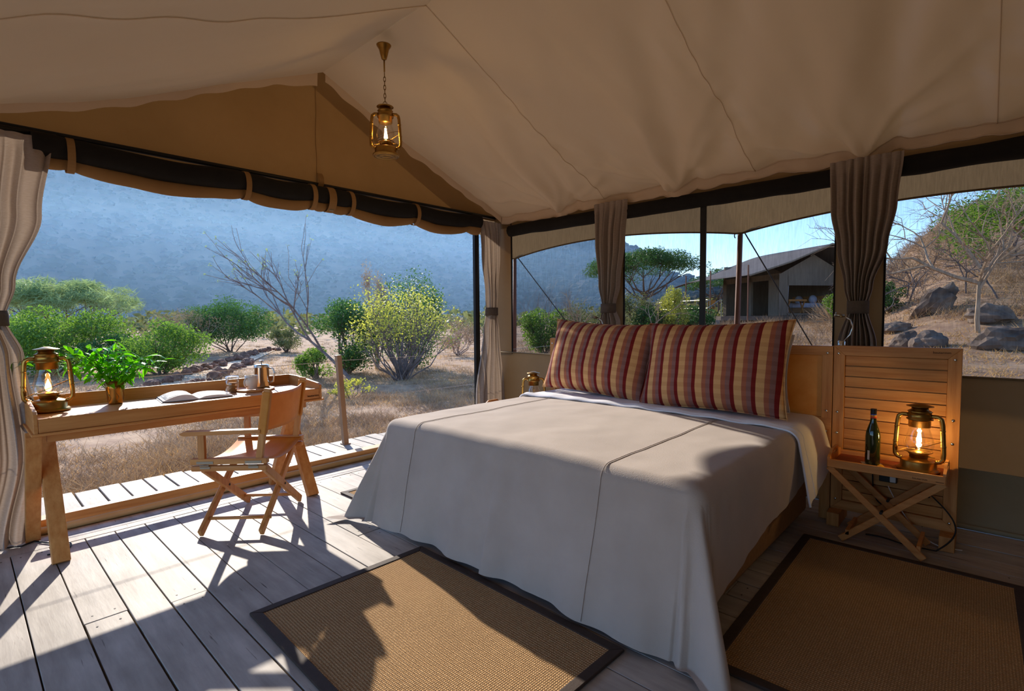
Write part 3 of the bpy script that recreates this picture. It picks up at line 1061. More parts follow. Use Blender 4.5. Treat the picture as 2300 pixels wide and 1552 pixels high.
def pillow(name, label, m, w, h, t, loc, lean, rz=0.0, roll=0.0, seed=0.0, group=None):
    th = thing(name, label, 'pillow', loc, 0, group)
    th.rotation_euler = Euler((lean, roll, rz), 'ZYX')
    N_ = 40

    def side(sg):
        def fn(i, j):
            u, v = i*2-1, j*2-1
            eu = 1-0.075*(1-v*v)
            ev = 1-0.085*(1-u*u)
            x = u*w/2*eu
            z = v*h/2*ev+h/2
            a = max(0.0, 1-abs(u)**2.6)
            b = max(0.0, 1-abs(v)**2.6)
            q = (a*b)**0.62
            d = t/2*q*(1+0.10*nz3(u*1.7+seed, v*1.7, seed))+0.006*nz3(u*5, v*5, seed+2)*q
            d += 0.004*math.sin(u*38+seed)*math.exp(-((1-abs(v))/0.12)**2)*q
            return Vector((x, sg*d, z))
        return fn
    mb = MB().grid(side(-1), N_, N_)
    k = MB().grid(side(1), N_, N_)
    k.f = [tuple(reversed(f)) for f in k.f]
    mb.add(k.v, k.f)
    bm = bmesh.new()
    me = mb.mesh('case', m, True)
    bm.from_mesh(me); bmesh.ops.remove_doubles(bm, verts=bm.verts, dist=0.0004); bm.to_mesh(me); bm.free()
    o = bpy.data.objects.new('case', me); COL.objects.link(o); o.parent = th
    f = side(1)
    loop = [f(i/40, 0) for i in range(40)]+[f(1, i/40) for i in range(40)]+[f(1-i/40, 1) for i in range(40)]+[f(0, 1-i/40) for i in range(40)]
    MB().tube(loop, 0.0042, 5, closed=True).build('piping', m, th, smooth=True)
    return th


pillow('pillow', 'white pillow propped upright behind the striped pillow nearer the corner curtain', 'sheet_white', 0.88, 0.50, 0.17, (-2.38, 3.745, 0.70), R(-8), seed=3)
pillow('pillow', 'white pillow propped upright behind the striped pillow nearer the bottle', 'sheet_white', 0.90, 0.52, 0.17, (-1.42, 3.745, 0.70), R(-8), seed=5)
pillow('pillow', 'red and tan striped pillow leaning beside the small lantern, one corner in sun', 'stripes_a', 1.04, 0.63, 0.30, (-2.44, 3.56, 0.705), R(-17), R(-3), R(2.5), seed=1)
pillow('pillow', 'red and tan striped pillow leaning before the tan leather headboard panel', 'stripes_b', 1.03, 0.64, 0.26, (-1.42, 3.46, 0.695), R(-17), R(-2), R(-1.5), seed=2)

# ------------------------------------------------------------------ headboard: two slatted side panels and a leather middle
YH = 3.90


def text_mesh(txt, size, m, parent, loc, rot, depth=0.0006):
    cu = bpy.data.curves.new('lettering', 'FONT')
    cu.body = txt
    cu.size = size
    cu.extrude = depth
    cu.align_x = 'CENTER'; cu.align_y = 'CENTER'
    cu.materials.append(MATS[m])
    tmp = bpy.data.objects.new('lettering', cu)
    COL.objects.link(tmp)
    bpy.context.view_layer.update()
    me = bpy.data.meshes.new_from_object(tmp.evaluated_get(bpy.context.evaluated_depsgraph_get()))
    bpy.data.objects.remove(tmp)
    o = bpy.data.objects.new('lettering', me)
    COL.objects.link(o)
    o.parent = parent
    o.location = loc
    o.rotation_euler = rot
    return o


def side_panel(x0, x1, label):
    t = thing('headboard_panel', label, 'headboard', ((x0+x1)/2, YH, 0), 0, 'slatted headboard panels')
    z0, z1, fw, d = 0.085, 1.150, 0.062, 0.024
    a, b = x0, x1

    def prism(pts):
        n_ = len(pts)
        vs_ = [(p[0], YH-d, p[1]) for p in pts]+[(p[0], YH+d, p[1]) for p in pts]
        return MB().add(vs_, [tuple(range(n_)), tuple(reversed(range(n_, 2*n_)))]+[(i, i+n_, (i+1) % n_+n_, (i+1) % n_) for i in range(n_)])
    prism([(a, z0), (a+fw, z0+fw), (a+fw, z1-fw), (a, z1)]).build('stile', 'teak_z', t, bevel=0.002, world=True)
    prism([(b-fw, z0+fw), (b, z0), (b, z1), (b-fw, z1-fw)]).build('stile', 'teak_z', t, bevel=0.002, world=True)
    prism([(a, z1), (a+fw, z1-fw), (b-fw, z1-fw), (b, z1)]).build('rail', 'teak_x', t, bevel=0.002, world=True)
    prism([(a, z0), (b, z0), (b-fw, z0+fw), (a+fw, z0+fw)]).build('rail', 'teak_x', t, bevel=0.002, world=True)
    n_ = 14
    hh = (z1-z0-2*fw)/n_
    for i in range(n_):
        zz = z0+fw+i*hh
        mb = MB()
        xa, xb = a+fw+0.001, b-fw-0.001
        yy = YH-0.008
        mb.add([(xa, yy, zz+0.0025), (xb, yy, zz+0.0025), (xb, yy-0.004, zz+hh-0.0025), (xa, yy-0.004, zz+hh-0.0025),
                (xa, yy+0.016, zz+0.0025), (xb, yy+0.016, zz+0.0025), (xb, yy+0.016, zz+hh-0.0025), (xa, yy+0.016, zz+hh-0.0025)],
               [(0, 1, 2, 3), (7, 6, 5, 4), (0, 4, 5, 1), (1, 5, 6, 2), (2, 6, 7, 3), (3, 7, 4, 0)])
        mb.build('slat', 'teak_x', t, bevel=0.0015, world=True)
    MB().box(a+fw, b-fw, YH+0.010, YH+0.018, z0+fw, z1-fw).build('backing', 'teak_x', t, world=True)
    for xx in (a+0.028, b-0.030):
        for zz in ((1.10, 0.72, 0.585, 0.15) if xx < (a+b)/2 else (1.085, 0.735, 0.60, 0.135)):
            MB().ball((xx, YH-d-0.001, zz), 0.0085, 0.005, 0.0085, 10, 6).build('bolt', 'steel', t, smooth=True, world=True)
    for xx in (a+0.035, b-0.035):
        MB().box(xx-0.035, xx+0.035, YH-0.13, YH+0.13, 0.0, 0.086).build('foot', 'teak_z', t, bevel=0.004, world=True)
    return t


hp = side_panel(-0.752, -0.122, 'slatted wooden headboard panel with steel bolts behind the wine bottle')
text_mesh('bautarmm', 0.020, 'ink', hp, (0.225, -0.0245, 1.124), (R(90), 0, 0))
side_panel(-3.10, -2.47, 'slatted wooden headboard panel mostly hidden behind the sunlit pillow corner')
mid = thing('headboard_panel', 'wooden headboard section with a tan leather panel in the middle', 'headboard', (-1.61, YH, 0))
a, b, z0, z1 = -2.466, -0.756, 0.30, 1.145
MB().box(a, b, YH-0.024, YH+0.024, z1-0.062, z1).build('rail', 'teak_x', mid, bevel=0.003, world=True)
MB().box(a, b, YH-0.024, YH+0.024, 0.60, 0.675).build('rail', 'teak_x', mid, bevel=0.003, world=True)
MB().box(a, b, YH-0.024, YH+0.024, z0, 0.36).build('rail', 'teak_x', mid, bevel=0.003, world=True)
for xx in (a, b-0.062):
    MB().box(xx, xx+0.062, YH-0.0235, YH+0.0235, 0.0, z1-0.001).build('stile', 'teak_z', mid, bevel=0.003, world=True)
MB().box(a+0.05, b-0.05, YH-0.012, YH+0.012, 0.66, z1-0.055).build('leather', 'leather_panel', mid, bevel=0.01, world=True)
MB().box(a+0.05, b-0.05, YH-0.010, YH+0.010, 0.35, 0.61).build('lower_board', 'teak_x', mid, world=True)
for xx in (a+0.03, b-0.03):
    for zz in (1.10, 0.72, 0.585):
        MB().ball((xx, YH-0.025, zz), 0.0085, 0.005, 0.0085, 10, 6).build('bolt', 'steel', mid, smooth=True, world=True)

# ------------------------------------------------------------------ bedside butler tables


def tray_table(loc, label):
    t = thing('tray_table', label, 'table', loc, 0, 'folding bedside tables')
    W_, D_ = 0.535, 0.30
    x0, x1, y0, y1 = -W_/2, W_/2, -D_/2, D_/2
    MB().box(x0, x1, y0, y1, 0.447, 0.460).build('tray_bottom', 'oak_x', t, bevel=0.002)
    MB().box(x0+0.012, x1-0.012, y0+0.012, y1-0.012, 0.460, 0.464).build('leather_top', 'leather_red', t)
    MB().box(x0-0.006, x1+0.006, y0-0.006, y0+0.010, 0.440, 0.488).build('rim', 'oak_x', t, bevel=0.003)
    MB().box(x0-0.006, x1+0.006, y1-0.010, y1+0.006, 0.440, 0.488).build('rim', 'oak_x', t, bevel=0.003)
    for sx in (-1, 1):
        xx = sx*W_/2
        mb = MB()
        prof = [(y0, 0.44), (y1, 0.44), (y1, 0.50), (y1-0.06, 0.515), (0.06, 0.535), (-0.06, 0.535), (y0+0.06, 0.515), (y0, 0.50)]
        n_ = len(prof)
        slot = [(-0.050, 0.494), (0.050, 0.494), (0.060, 0.501), (0.058, 0.511), (0.042, 0.517), (-0.042, 0.517), (-0.058, 0.511), (-0.060, 0.501)]
        mb.add([(xx+dx_, p[0], p[1]) for dx_ in (-0.007, 0.007) for ring in (prof, slot) for p in ring], [])
        for i in range(n_):
            j = (i+1) % n_
            mb.f += [(i, j, n_+j, n_+i), (2*n_+i, 3*n_+i, 3*n_+j, 2*n_+j), (i, 2*n_+i, 2*n_+j, j), (n_+i, n_+j, 3*n_+j, 3*n_+i)]
        mb.build('end_board', 'oak_z', t)
    for yy in (y0+0.02, y1-0.02):
        MB().bar((x0+0.0, yy-0.010, 0.440), (x1-0.075, yy-0.010, 0.010), 0.036, 0.016, (0, 1, 0)).build('leg', 'oak_x', t, bevel=0.003)
        MB().bar((x1-0.0, yy+0.008, 0.440), (x0+0.065, yy+0.008, 0.010), 0.036, 0.016, (0, 1, 0)).build('leg', 'oak_x', t, bevel=0.003)
        MB().tube([(-0.004, yy-0.024, 0.222), (-0.004, yy+0.02, 0.222)], 0.008, 8).build('pivot_bolt', 'black_metal', t)
    for (xx, zz) in ((x1-0.10, 0.06), (x0+0.10, 0.06)):
        MB().bar((xx, y0+0.02, zz), (xx, y1-0.02, zz), 0.018, 0.030).build('stretcher', 'oak_x', t)
    return t


tt = tray_table((-0.432, 3.685, 0.0), 'folding wooden tray table with red leather top holding the bottle')
# legs are bars rotated so their broad face shows
text_mesh('bautarmm', 0.016, 'ink', tt, (0.165, -0.1562, 0.456), (R(90), 0, 0))
MB().box(0.232, 0.266, -0.1566, -0.155, 0.452, 0.4545).build('saw_mark', 'ink', tt)
tray_table((-3.36, 3.62, 0.0), 'folding wooden tray table beside the bed under the corner windows')

# ------------------------------------------------------------------ hurricane lanterns


def lantern(label, loc, rotz, power, group='brass hurricane lanterns', metal='brass', s=1.0, hang=False, flame=False):
    t = thing('hurricane_lantern', label, 'lantern', loc, rotz, group)
    if s != 1.0:
        t.scale = (s, s, s)
    MB().lathe([(0.0, 0.0), (0.092, 0.0), (0.098, 0.006), (0.098, 0.012), (0.088, 0.020), (0.082, 0.024), (0.082, 0.056), (0.078, 0.062), (0.055, 0.070), (0.040, 0.076), (0.0, 0.076)], 32).build('fuel_tank', metal, t, smooth=True)
    if hang:
        MB().lathe([(0.0, -0.002), (0.03, -0.002), (0.034, -0.006), (0.04, -0.002), (0.07, -0.001), (0.074, -0.005), (0.09, 0.002)], 28).build('base_ring', metal, t, smooth=True)
    bn = MB().lathe([(0.0, 0.074), (0.042, 0.074), (0.042, 0.092), (0.048, 0.096), (0.048, 0.104), (0.030, 0.112), (0.0, 0.114)], 24).build('burner', metal, t, smooth=True)
    MB().tube([(0.04, -0.01, 0.088), (0.075, -0.02, 0.088)], 0.004, 6).build('wick_knob', metal, bn)
    MB().lathe([(0.046, 0.102), (0.058, 0.115), (0.068, 0.140), (0.068, 0.160), (0.058, 0.195), (0.047, 0.228), (0.044, 0.250)], 28).mesh
    g = MB()
    pr = [(0.046, 0.102), (0.058, 0.115), (0.067, 0.138), (0.069, 0.155), (0.063, 0.182), (0.052, 0.215), (0.045, 0.240), (0.044, 0.256)]
    base = 28
    for (r_, z) in pr:
        for k in range(base):
            g.v.append((r_*math.cos(2*PI*k/base), r_*math.sin(2*PI*k/base), z))
    for i in range(len(pr)-1):
        for k in range(base):
            g.f.append((i*base+k, i*base+(k+1) % base, (i+1)*base+(k+1) % base, (i+1)*base+k))
    g.build('glass_globe', 'glass_thin', t, smooth=True)
    MB().lathe([(0.0, 0.246), (0.050, 0.246), (0.050, 0.282), (0.060, 0.286), (0.060, 0.292), (0.052, 0.296), (0.052, 0.326), (0.057, 0.330), (0.050, 0.336), (0.038, 0.342), (0.038, 0.356), (0.0, 0.356)], 28).build('chimney', metal, t, smooth=True)
    MB().lathe([(0.0, 0.375), (0.012, 0.376), (0.030, 0.370), (0.060, 0.362), (0.062, 0.360), (0.040, 0.357), (0.0, 0.356)], 28).build('hood', metal, t, smooth=True)
    for sx in (-1, 1):
        pts = [(sx*x_, 0, z) for (x_, z) in ((0.050, 0.308), (0.078, 0.308), (0.094, 0.296), (0.099, 0.270), (0.103, 0.200), (0.108, 0.110), (0.106, 0.080), (0.094, 0.064), (0.076, 0.060))]
        sm = []
        for i in range(len(pts)-1):
            for q in range(3):
                sm.append(tuple(lerp(pts[i][c], pts[i+1][c], q/3) for c in range(3)))
        sm.append(pts[-1])
        tb = MB().tube(sm, 0.0115, 10).build('side_tube', metal, t, smooth=True)
        for zc in (0.235, 0.15):
            xx = sx*(0.1015 if zc > 0.2 else 0.1062)
            MB().tube([(xx, 0, zc-0.004), (xx, 0, zc+0.004)], 0.0128, 10).build('collar', metal, tb, smooth=True)
    # wire guard crossing the globe, lifting lever
    for sg in (-1, 1):
        MB().tube([(sg*0.102*math.cos(a), 0.071*math.sin(a)*1.0, 0.135+sg*0.045*math.cos(a)) for a in [PI*i/16 for i in range(17)]], 0.0017, 5).build('wire_guard', metal, t, smooth=True)
        MB().tube([(sg*0.102*math.cos(a), -0.071*math.sin(a), 0.135+sg*0.045*math.cos(a)) for a in [PI*i/16 for i in range(17)]], 0.0017, 5).build('wire_guard', metal, t, smooth=True)
    MB().tube([(0.060*math.cos(a), 0.060*math.sin(a), 0.108) for a in [2*PI*i/24 for i in range(24)]], 0.003, 6, closed=True).build('globe_ring', metal, t, smooth=True)
    MB().tube([(-0.098, -0.012, 0.10), (-0.094, -0.020, 0.125), (-0.098, -0.024, 0.14), (-0.104, -0.020, 0.125), (-0.100, -0.012, 0.10)], 0.004, 6).build('lever', metal, t, smooth=True)
    if flame:
        MB().lathe([(0.0, 0.114), (0.012, 0.122), (0.016, 0.138), (0.011, 0.160), (0.004, 0.180), (0.0, 0.188)], 14).build('flame', 'flame', t, smooth=True)
        MB().lathe([(0.020, 0.112), (0.026, 0.130), (0.027, 0.150), (0.018, 0.176), (0.006, 0.190), (0.0, 0.193)], 16).build('bulb', 'glass_thin', t, smooth=True)
    else:
        MB().lathe([(0.014, 0.112), (0.016, 0.128), (0.026, 0.160), (0.028, 0.185), (0.018, 0.215), (0.006, 0.226), (0.0, 0.228)], 16).build('bulb', 'glass_thin', t, smooth=True)
        fm = MB()
        for k in range(6):
            a = k*PI/3
            fm.tube([(0.008*math.cos(a), 0.008*math.sin(a), 0.135), (0.006*math.cos(a+0.3), 0.006*math.sin(a+0.3), 0.205)], 0.0011, 5)
        fm.build('filament', 'filament' if power else 'brass', t)
    if not power:
        return t
    ld = bpy.data.lights.new('lantern_glow', 'POINT')
    ld.energy = power
    ld.color = (1.0, 0.62, 0.24)
    ld.shadow_soft_size = 0.015
    lo = bpy.data.objects.new('lantern_glow', ld)
    COL.objects.link(lo); lo.parent = t; lo.location = (0, 0, 0.165)
    return t


lantern('brass hurricane lantern glowing on the tray table beside the bottle', (-0.288, 3.685, 0.464), R(-6), 1.5, metal='brass', s=1.02)
lantern('small brass hurricane lantern half hidden behind the sunlit pillow corner', (-3.16, 3.70, 0.464), R(45), 0.0, metal='brass')
# ------------------------------------------------------------------ writing desk by the open side
desk = thing('writing_desk', 'long wooden campaign desk with tray top and crossed legs by the open side', 'desk', (-4.07, 1.10, 0))
x0, x1, y0, y1, zt = -4.345, -3.80, 0.275, 1.925, 0.812
MB().box(x0+0.01, x1-0.004, y0+0.01, y1-0.01, zt-0.02, zt).build('desk_top', 'oak_y', desk, world=True)
MB().box(x1-0.022, x1-0.001, y0+0.0205, y1-0.0205, 0.738, zt+0.004).build('front_apron', 'oak_y', desk, bevel=0.004, world=True)
MB().box(x0, x0+0.02, y0, y1, 0.735, 0.888).build('back_rim', 'oak_y', desk, bevel=0.004, world=True)
for yy in (y0, y1-0.02):
    prof = [(x0, 0.735), (x1, 0.735), (x1, 0.842), (x1-0.03, 0.856), (x0+0.16, 0.886), (x0, 0.888)]
    n = len(prof)
    MB().add([(p[0], yy, p[1]) for p in prof]+[(p[0], yy+0.02, p[1]) for p in prof],
             [tuple(range(n)), tuple(reversed(range(n, 2*n)))]+[(i, i+n, (i+1) % n+n, (i+1) % n) for i in range(n)]).build('end_board', 'oak_x', desk, bevel=0.003, world=True)
MB().box(x0-0.008, x1+0.010, y0-0.012, y1+0.012, 0.722, 0.737).build('base_moulding', 'oak_y', desk, bevel=0.004, world=True)
MB().box(-4.10, -4.05, y0+0.10, y1-0.12, 0.655, 0.722).build('stretcher_beam', 'oak_y', desk, bevel=0.004, world=True)
MB().box(-3.93, -3.90, y0+0.06, y1-0.08, 0.665, 0.722).build('front_rail', 'oak_y', desk, bevel=0.004, world=True)
for yy in (0.335, 1.80):
    MB().bar((-3.782, yy+0.022, 0.0), (-4.24, yy+0.022, 0.722), 0.050, 0.080, (0, 1, 0)).build('leg', 'oak_z', desk, bevel=0.004, world=True)
    MB().bar((-4.315, yy-0.055, 0.0), (-3.88, yy-0.055, 0.722), 0.050, 0.070, (0, 1, 0)).build('leg', 'oak_z', desk, bevel=0.004, world=True)
    MB().tube([(-4.055, yy-0.05, 0.43), (-4.055, yy+0.06, 0.43)], 0.009, 8).build('pivot_bolt', 'black_metal', desk, world=True)
MB().bar((-4.24, 0.34, 0.12), (-4.24, 1.80, 0.12), 0.03, 0.055).build('stretcher_beam', 'oak_y', desk, bevel=0.003, world=True)
text_mesh('bautarmm', 0.022, 'ink', desk, (x1+0.0006+4.07, 1.855-1.10, 0.765), (R(90), 0, R(90)))

lantern('bright brass hurricane lantern on the desk beside the leafy vase', (-4.13, 0.375, zt), R(78), 0.6, metal='brass', s=1.03, flame=True)

# vase and sprigs
vase = thing('vase', 'embossed brass tumbler vase on the desk', 'vase', (-4.16, 0.70, zt))
MB().lathe([(0.0, 0.0), (0.036, 0.0), (0.039, 0.006), (0.041, 0.012), (0.044, 0.05), (0.049, 0.10), (0.054, 0.155), (0.050, 0.153), (0.045, 0.10), (0.036, 0.03), (0.0, 0.028)], 32).build('cup', 'brass', vase, smooth=True)
for zz, rr in ((0.128, 0.0525), (0.138, 0.0533), (0.148, 0.0542)):
    MB().tube([(rr*math.cos(a), rr*math.sin(a), zz) for a in [2*PI*i/28 for i in range(28)]], 0.0022, 5, closed=True).build('rim_band', 'brass', vase, smooth=True)
for k in range(6):
    a0 = k*PI/3
    pts = []
    for i in range(22):
        q = i/21
        an = a0+0.30*math.sin(q*2*PI)*(1-q*0.5)
        zz = 0.022+0.095*q
        rr = 0.0395+0.0105*(zz/0.1)
        pts.append((rr*math.cos(an), rr*math.sin(an), zz))
    MB().tube(pts, 0.0022, 5).build('embossed_scroll', 'brass_old', vase, smooth=True)

random.seed(11)
leaf_mb = MB()
prof = [(0.0, 0.0), (0.2, 0.30), (0.45, 0.42), (0.72, 0.28), (1.0, 0.0)]
for (s_, w_) in prof:
    z = -0.25*s_*s_
    leaf_mb.v.append((s_, w_*0.36, z+0.05*w_)); leaf_mb.v.append((s_, 0, z)); leaf_mb.v.append((s_, -w_*0.36, z+0.05*w_))
for i in range(4):
    a = i*3
    leaf_mb.f.append((a, a+1, a+4, a+3)); leaf_mb.f.append((a+1, a+2, a+5, a+4))
LEAF = leaf_mb.mesh('leaf', 'leaf_bright', True)
bq = thing('leafy_bouquet', 'bright green leafy sprigs standing in the brass vase', 'plant', (-4.16, 0.70, zt+0.13))
targets = [(-0.08, -0.40, 0.19), (0.0, -0.33, 0.16), (0.06, -0.27, 0.22), (-0.03, -0.24, 0.26), (0.05, -0.16, 0.14), (0.02, -0.13, 0.26), (-0.05, -0.05, 0.24),
           (0.02, 0.02, 0.28), (0.03, 0.05, 0.20), (-0.04, 0.11, 0.20), (0.06, 0.12, 0.12), (0.03, 0.18, 0.17), (0.0, 0.25, 0.18), (0.05, 0.08, 0.06), (0.07, -0.08, 0.08), (-0.08, -0.18, 0.20), (0.05, -0.02, 0.14), (-0.10, -0.46, 0.17), (0.06, -0.20, 0.20), (0.02, 0.29, 0.14), (0.05, 0.20, 0.10), (-0.02, -0.10, 0.20)]
for (tx, ty, tz) in targets:
    end = Vector((tx, ty, tz))
    mid_ = Vector((tx*0.35, ty*0.35, tz*0.85+0.02))
    pts = []
    for i in range(9):
        q = i/8
        pts.append(Vector((0, 0, -0.09))*(1-q)**2*0+Vector((tx*0.05, ty*0.05, -0.06))*(1-q)**2+mid_*2*q*(1-q)+end*q*q)
    st = MB().tube(pts, [0.0028-0.0016*i/8 for i in range(9)], 5).build('sprig', 'leaf_green', bq, smooth=True)
    nl = 13
    for k in range(nl):
        q = lerp(0.28, 1.0, k/(nl-1))
        i = min(7, int(q*8))
        p = pts[i].lerp(pts[min(8, i+1)], q*8-i)
        o = bpy.data.objects.new('leaf', LEAF)
        COL.objects.link(o); o.parent = st
        o.location = p
        sz = random.uniform(0.062, 0.105)
        o.scale = (sz, sz, sz)
        an = k*2.4+random.uniform(-0.5, 0.5)
        out = math.atan2(ty, tx)
        o.rotation_euler = (random.uniform(-0.7, 0.7), random.uniform(-0.35, 0.85), out*0.4+an)

# open book
bk = thing('open_book', 'open picture book lying on the desk between vase and mug', 'book', (-4.06, 1.13, zt), R(-6))


def page(sg, dz):
    def fn(u, v):
        yy = sg*u*0.205
        z = dz+0.030*math.sin(PI*min(1, u*1.05))**0.8*(1-0.35*u)*(1.2 if sg < 0 else 0.45)
        return Vector(((v-0.5)*0.27, yy, 0.006+z*(0.35+0.65*min(1, u*6))))
    return fn


cvb = MB()
cvb.box(-0.14, 0.14, -0.215, 0.215, 0.0, 0.004)
cvb.build('cover', 'book_cover', bk)
for sg in (-1, 1):
    m_ = MB().grid(page(sg, 0.006), 20, 6)
    lo = MB().grid(lambda u, v: Vector(((v-0.5)*0.27, sg*u*0.205, 0.005)), 20, 6)
    m_.add(lo.v, lo.f)
    w = 21
    off = 21*7
    for i in range(20):
        m_.f.append((i, i+1, off+i+1, off+i)); b_ = 6*21
        m_.f.append((b_+i, off+b_+i, off+b_+i+1, b_+i+1))
    for j in range(6):
        m_.f.append((j*21+20, off+j*21+20, off+(j+1)*21+20, (j+1)*21+20))
    m_.build('page_block', 'paper', bk, smooth=False)
    MB().grid(lambda u, v: page(sg, 0.0075)(0.12+u*0.8, 0.10+v*0.8), 14, 4).build('printed_picture', 'paper_print', bk)

# coffee things
tr = thing('serving_tray', 'round wooden serving board under the mug and coffee press', 'tray', (-4.12, 1.55, zt))
MB().lathe([(0.0, 0.0), (0.135, 0.0), (0.14, 0.006), (0.14, 0.014), (0.132, 0.014), (0.128, 0.008), (0.0, 0.008)], 40).build('board', 'oak_x', tr, smooth=True)
mg = thing('mug', 'off-white ceramic mug beside the coffee press', 'mug', (-4.085, 1.515, zt+0.014))
MB().lathe([(0.0, 0.0), (0.030, 0.0), (0.036, 0.006), (0.043, 0.05), (0.046, 0.105), (0.043, 0.105), (0.039, 0.05), (0.032, 0.012), (0.0, 0.010)], 28).build('cup', 'porcelain', mg, smooth=True)
MB().tube([(0.02, -0.040+0.0, 0.085)]+[(0.022+0.012*math.sin(a), -0.042-0.022*math.sin(a), 0.055+0.030*math.cos(a)) for a in [PI*i/8 for i in range(9)]], 0.0055, 8).build('handle', 'porcelain', mg, smooth=True)
fp = thing('coffee_press', 'polished steel coffee press with a round lid knob', 'coffee pot', (-4.17, 1.625, zt+0.014))
MB().lathe([(0.0, 0.0), (0.050, 0.0), (0.052, 0.006), (0.052, 0.150), (0.054, 0.152), (0.054, 0.158), (0.0, 0.158)], 36).build('body', 'steel', fp, smooth=True)
MB().lathe([(0.054, 0.158), (0.055, 0.160), (0.052, 0.170), (0.040, 0.176), (0.0, 0.178)], 36).build('lid', 'steel', fp, smooth=True)
MB().lathe([(0.004, 0.176), (0.004, 0.194), (0.016, 0.196), (0.018, 0.202), (0.012, 0.207), (0.0, 0.208)], 20).build('plunger_knob', 'steel', fp, smooth=True)
MB().tube([(0.03, 0.042, 0.145), (0.05, 0.065, 0.142), (0.056, 0.074, 0.10), (0.05, 0.066, 0.04), (0.03, 0.042, 0.03)], 0.007, 8).build('handle', 'steel', fp, smooth=True)
jr = thing('biscuit_jar', 'small clip-top glass jar of biscuits beside the mug', 'jar', (-4.13, 1.395, zt))
jb = MB()
pr = [(0.0, 0.002), (0.040, 0.002), (0.046, 0.010), (0.046, 0.085), (0.040, 0.095), (0.040, 0.102)]
for (r_, z) in pr:
    for k in range(24):
        jb.v.append((r_*math.cos(2*PI*k/24), r_*math.sin(2*PI*k/24), z))
for i in range(len(pr)-1):
    for k in range(24):
        jb.f.append((i*24+k, i*24+(k+1) % 24, (i+1)*24+(k+1) % 24, (i+1)*24+k))
jb.build('glass', 'glass_jar', jr, smooth=True)
MB().lathe([(0.0, 0.104), (0.046, 0.104), (0.047, 0.112), (0.040, 0.122), (0.0, 0.125)], 24).build('lid', 'glass_jar', jr, smooth=True)
for zz in (0.100, 0.110):
    MB().tube([(0.046*math.cos(a), 0.046*math.sin(a), zz) for a in [2*PI*i/24 for i in range(24)]], 0.0016, 5, closed=True).build('clip_wire', 'steel', jr, smooth=True)
for k in range(7):
    o = MB().lathe([(0.0, 0.0), (0.026, 0.0), (0.030, 0.004), (0.026, 0.009), (0.0, 0.010)], 14).build('biscuit', 'biscuit', smooth=True)
    o.location = (-4.13+0.008*math.cos(k*2.1), 1.395+0.008*math.sin(k*2.1), zt+0.005+k*0.0095)
    o.rotation_euler = (0.05*math.sin(k*3), 0.06*math.cos(k*2), 0)
    tag(o, 'round golden biscuit stacked inside the clip-top jar', 'biscuit', 'biscuits in the glass jar')

cb = MB().tube([(-4.30+0.06*math.sin(q*5)+q*0.03, 0.10+0.36*q+0.03*math.sin(q*9), 0.006) if q < 0.6 else (-4.20-0.10*math.cos((q-0.6)*9)+0.15, 0.32+0.08*math.sin((q-0.6)*9)+0.03, 0.006) for q in [i/60 for i in range(61)]], 0.0045, 6).build('power_cord', 'cord_black', smooth=True)
tag(cb, 'black power cord looped on the floor at the desk leg', 'cord')

# ------------------------------------------------------------------ director's chair: local -Y is the front, X across
ch = thing('folding_chair', 'wooden folding chair with tan leather seat and back facing the desk', 'chair', (-3.655, 1.345, 0), math.atan2(0.70, 0.714)+R(90))
# local frame: +X is the chair's front, Y across
CH_W, CH_D = 0.61, 0.46
ch.rotation_euler = (0, 0, math.atan2(-0.714, -0.70))
hw, hd = CH_W/2, CH_D/2
for sy in (-1, 1):
    rl = MB().box(-hd, hd, sy*hw-0.021, sy*hw+0.021, 0.462, 0.497).build('seat_rail', 'oak_x', ch, bevel=0.003)
    MB().box(-hd, hd, sy*hw-0.020, sy*hw+0.020, 0.418, 0.452).build('lower_rail', 'oak_x', ch, bevel=0.010)
    for xx in (-0.15, 0.14):
        hg = MB().box(xx-0.05, xx+0.05, sy*hw+sy*0.0205, sy*hw+sy*0.0235, 0.466, 0.482).build('hinge', 'zinc', rl)
        MB().box(xx-0.03, xx+0.03, sy*hw+sy*0.0205, sy*hw+sy*0.0235, 0.436, 0.448).build('hinge_leaf', 'zinc', rl)
        MB().tube([(xx-0.025, sy*hw+sy*0.024, 0.457), (xx+0.03, sy*hw+sy*0.024, 0.457)], 0.005, 6).build('hinge_pin', 'zinc', rl)
    # back post, front arm post, arm rest
    MB().bar((-hd+0.05, sy*hw, 0.49), (-hd-0.015, sy*hw, 0.925), 0.030, 0.040, (1, 0, 0)).build('back_post', 'oak_z', ch, bevel=0.004)
    MB().box(hd-0.085, hd-0.045, sy*hw-0.014, sy*hw+0.014, 0.49, 0.655).build('arm_post', 'oak_z', ch, bevel=0.003)
    arm = MB()
    prof = [(-hd+0.03, 0.652), (hd+0.030, 0.640), (hd+0.055, 0.648), (hd+0.055, 0.656), (hd+0.03, 0.668), (-hd+0.03, 0.676)]
    n = len(prof)
    arm.add([(p[0], sy*hw-0.026, p[1]) for p in prof]+[(p[0], sy*hw+0.026, p[1]) for p in prof],
            [tuple(range(n)), tuple(reversed(range(n, 2*n)))]+[(i, i+n, (i+1) % n+n, (i+1) % n) for i in range(n)])
    arm.build('armrest', 'oak_x', ch, bevel=0.004)
    # leather sleeve round the back post
    MB().bar((-hd+0.028, sy*hw, 0.645), (-hd-0.011, sy*hw, 0.905), 0.040, 0.050, (1, 0, 0)).build('back_sleeve', 'leather_tan', ch, bevel=0.006)
    MB().bar((hd-0.02, sy*hw-sy*0.028, 0.440), (hd-0.02, sy*hw-sy*0.028, 0.442), 0.02, 0.02).mesh
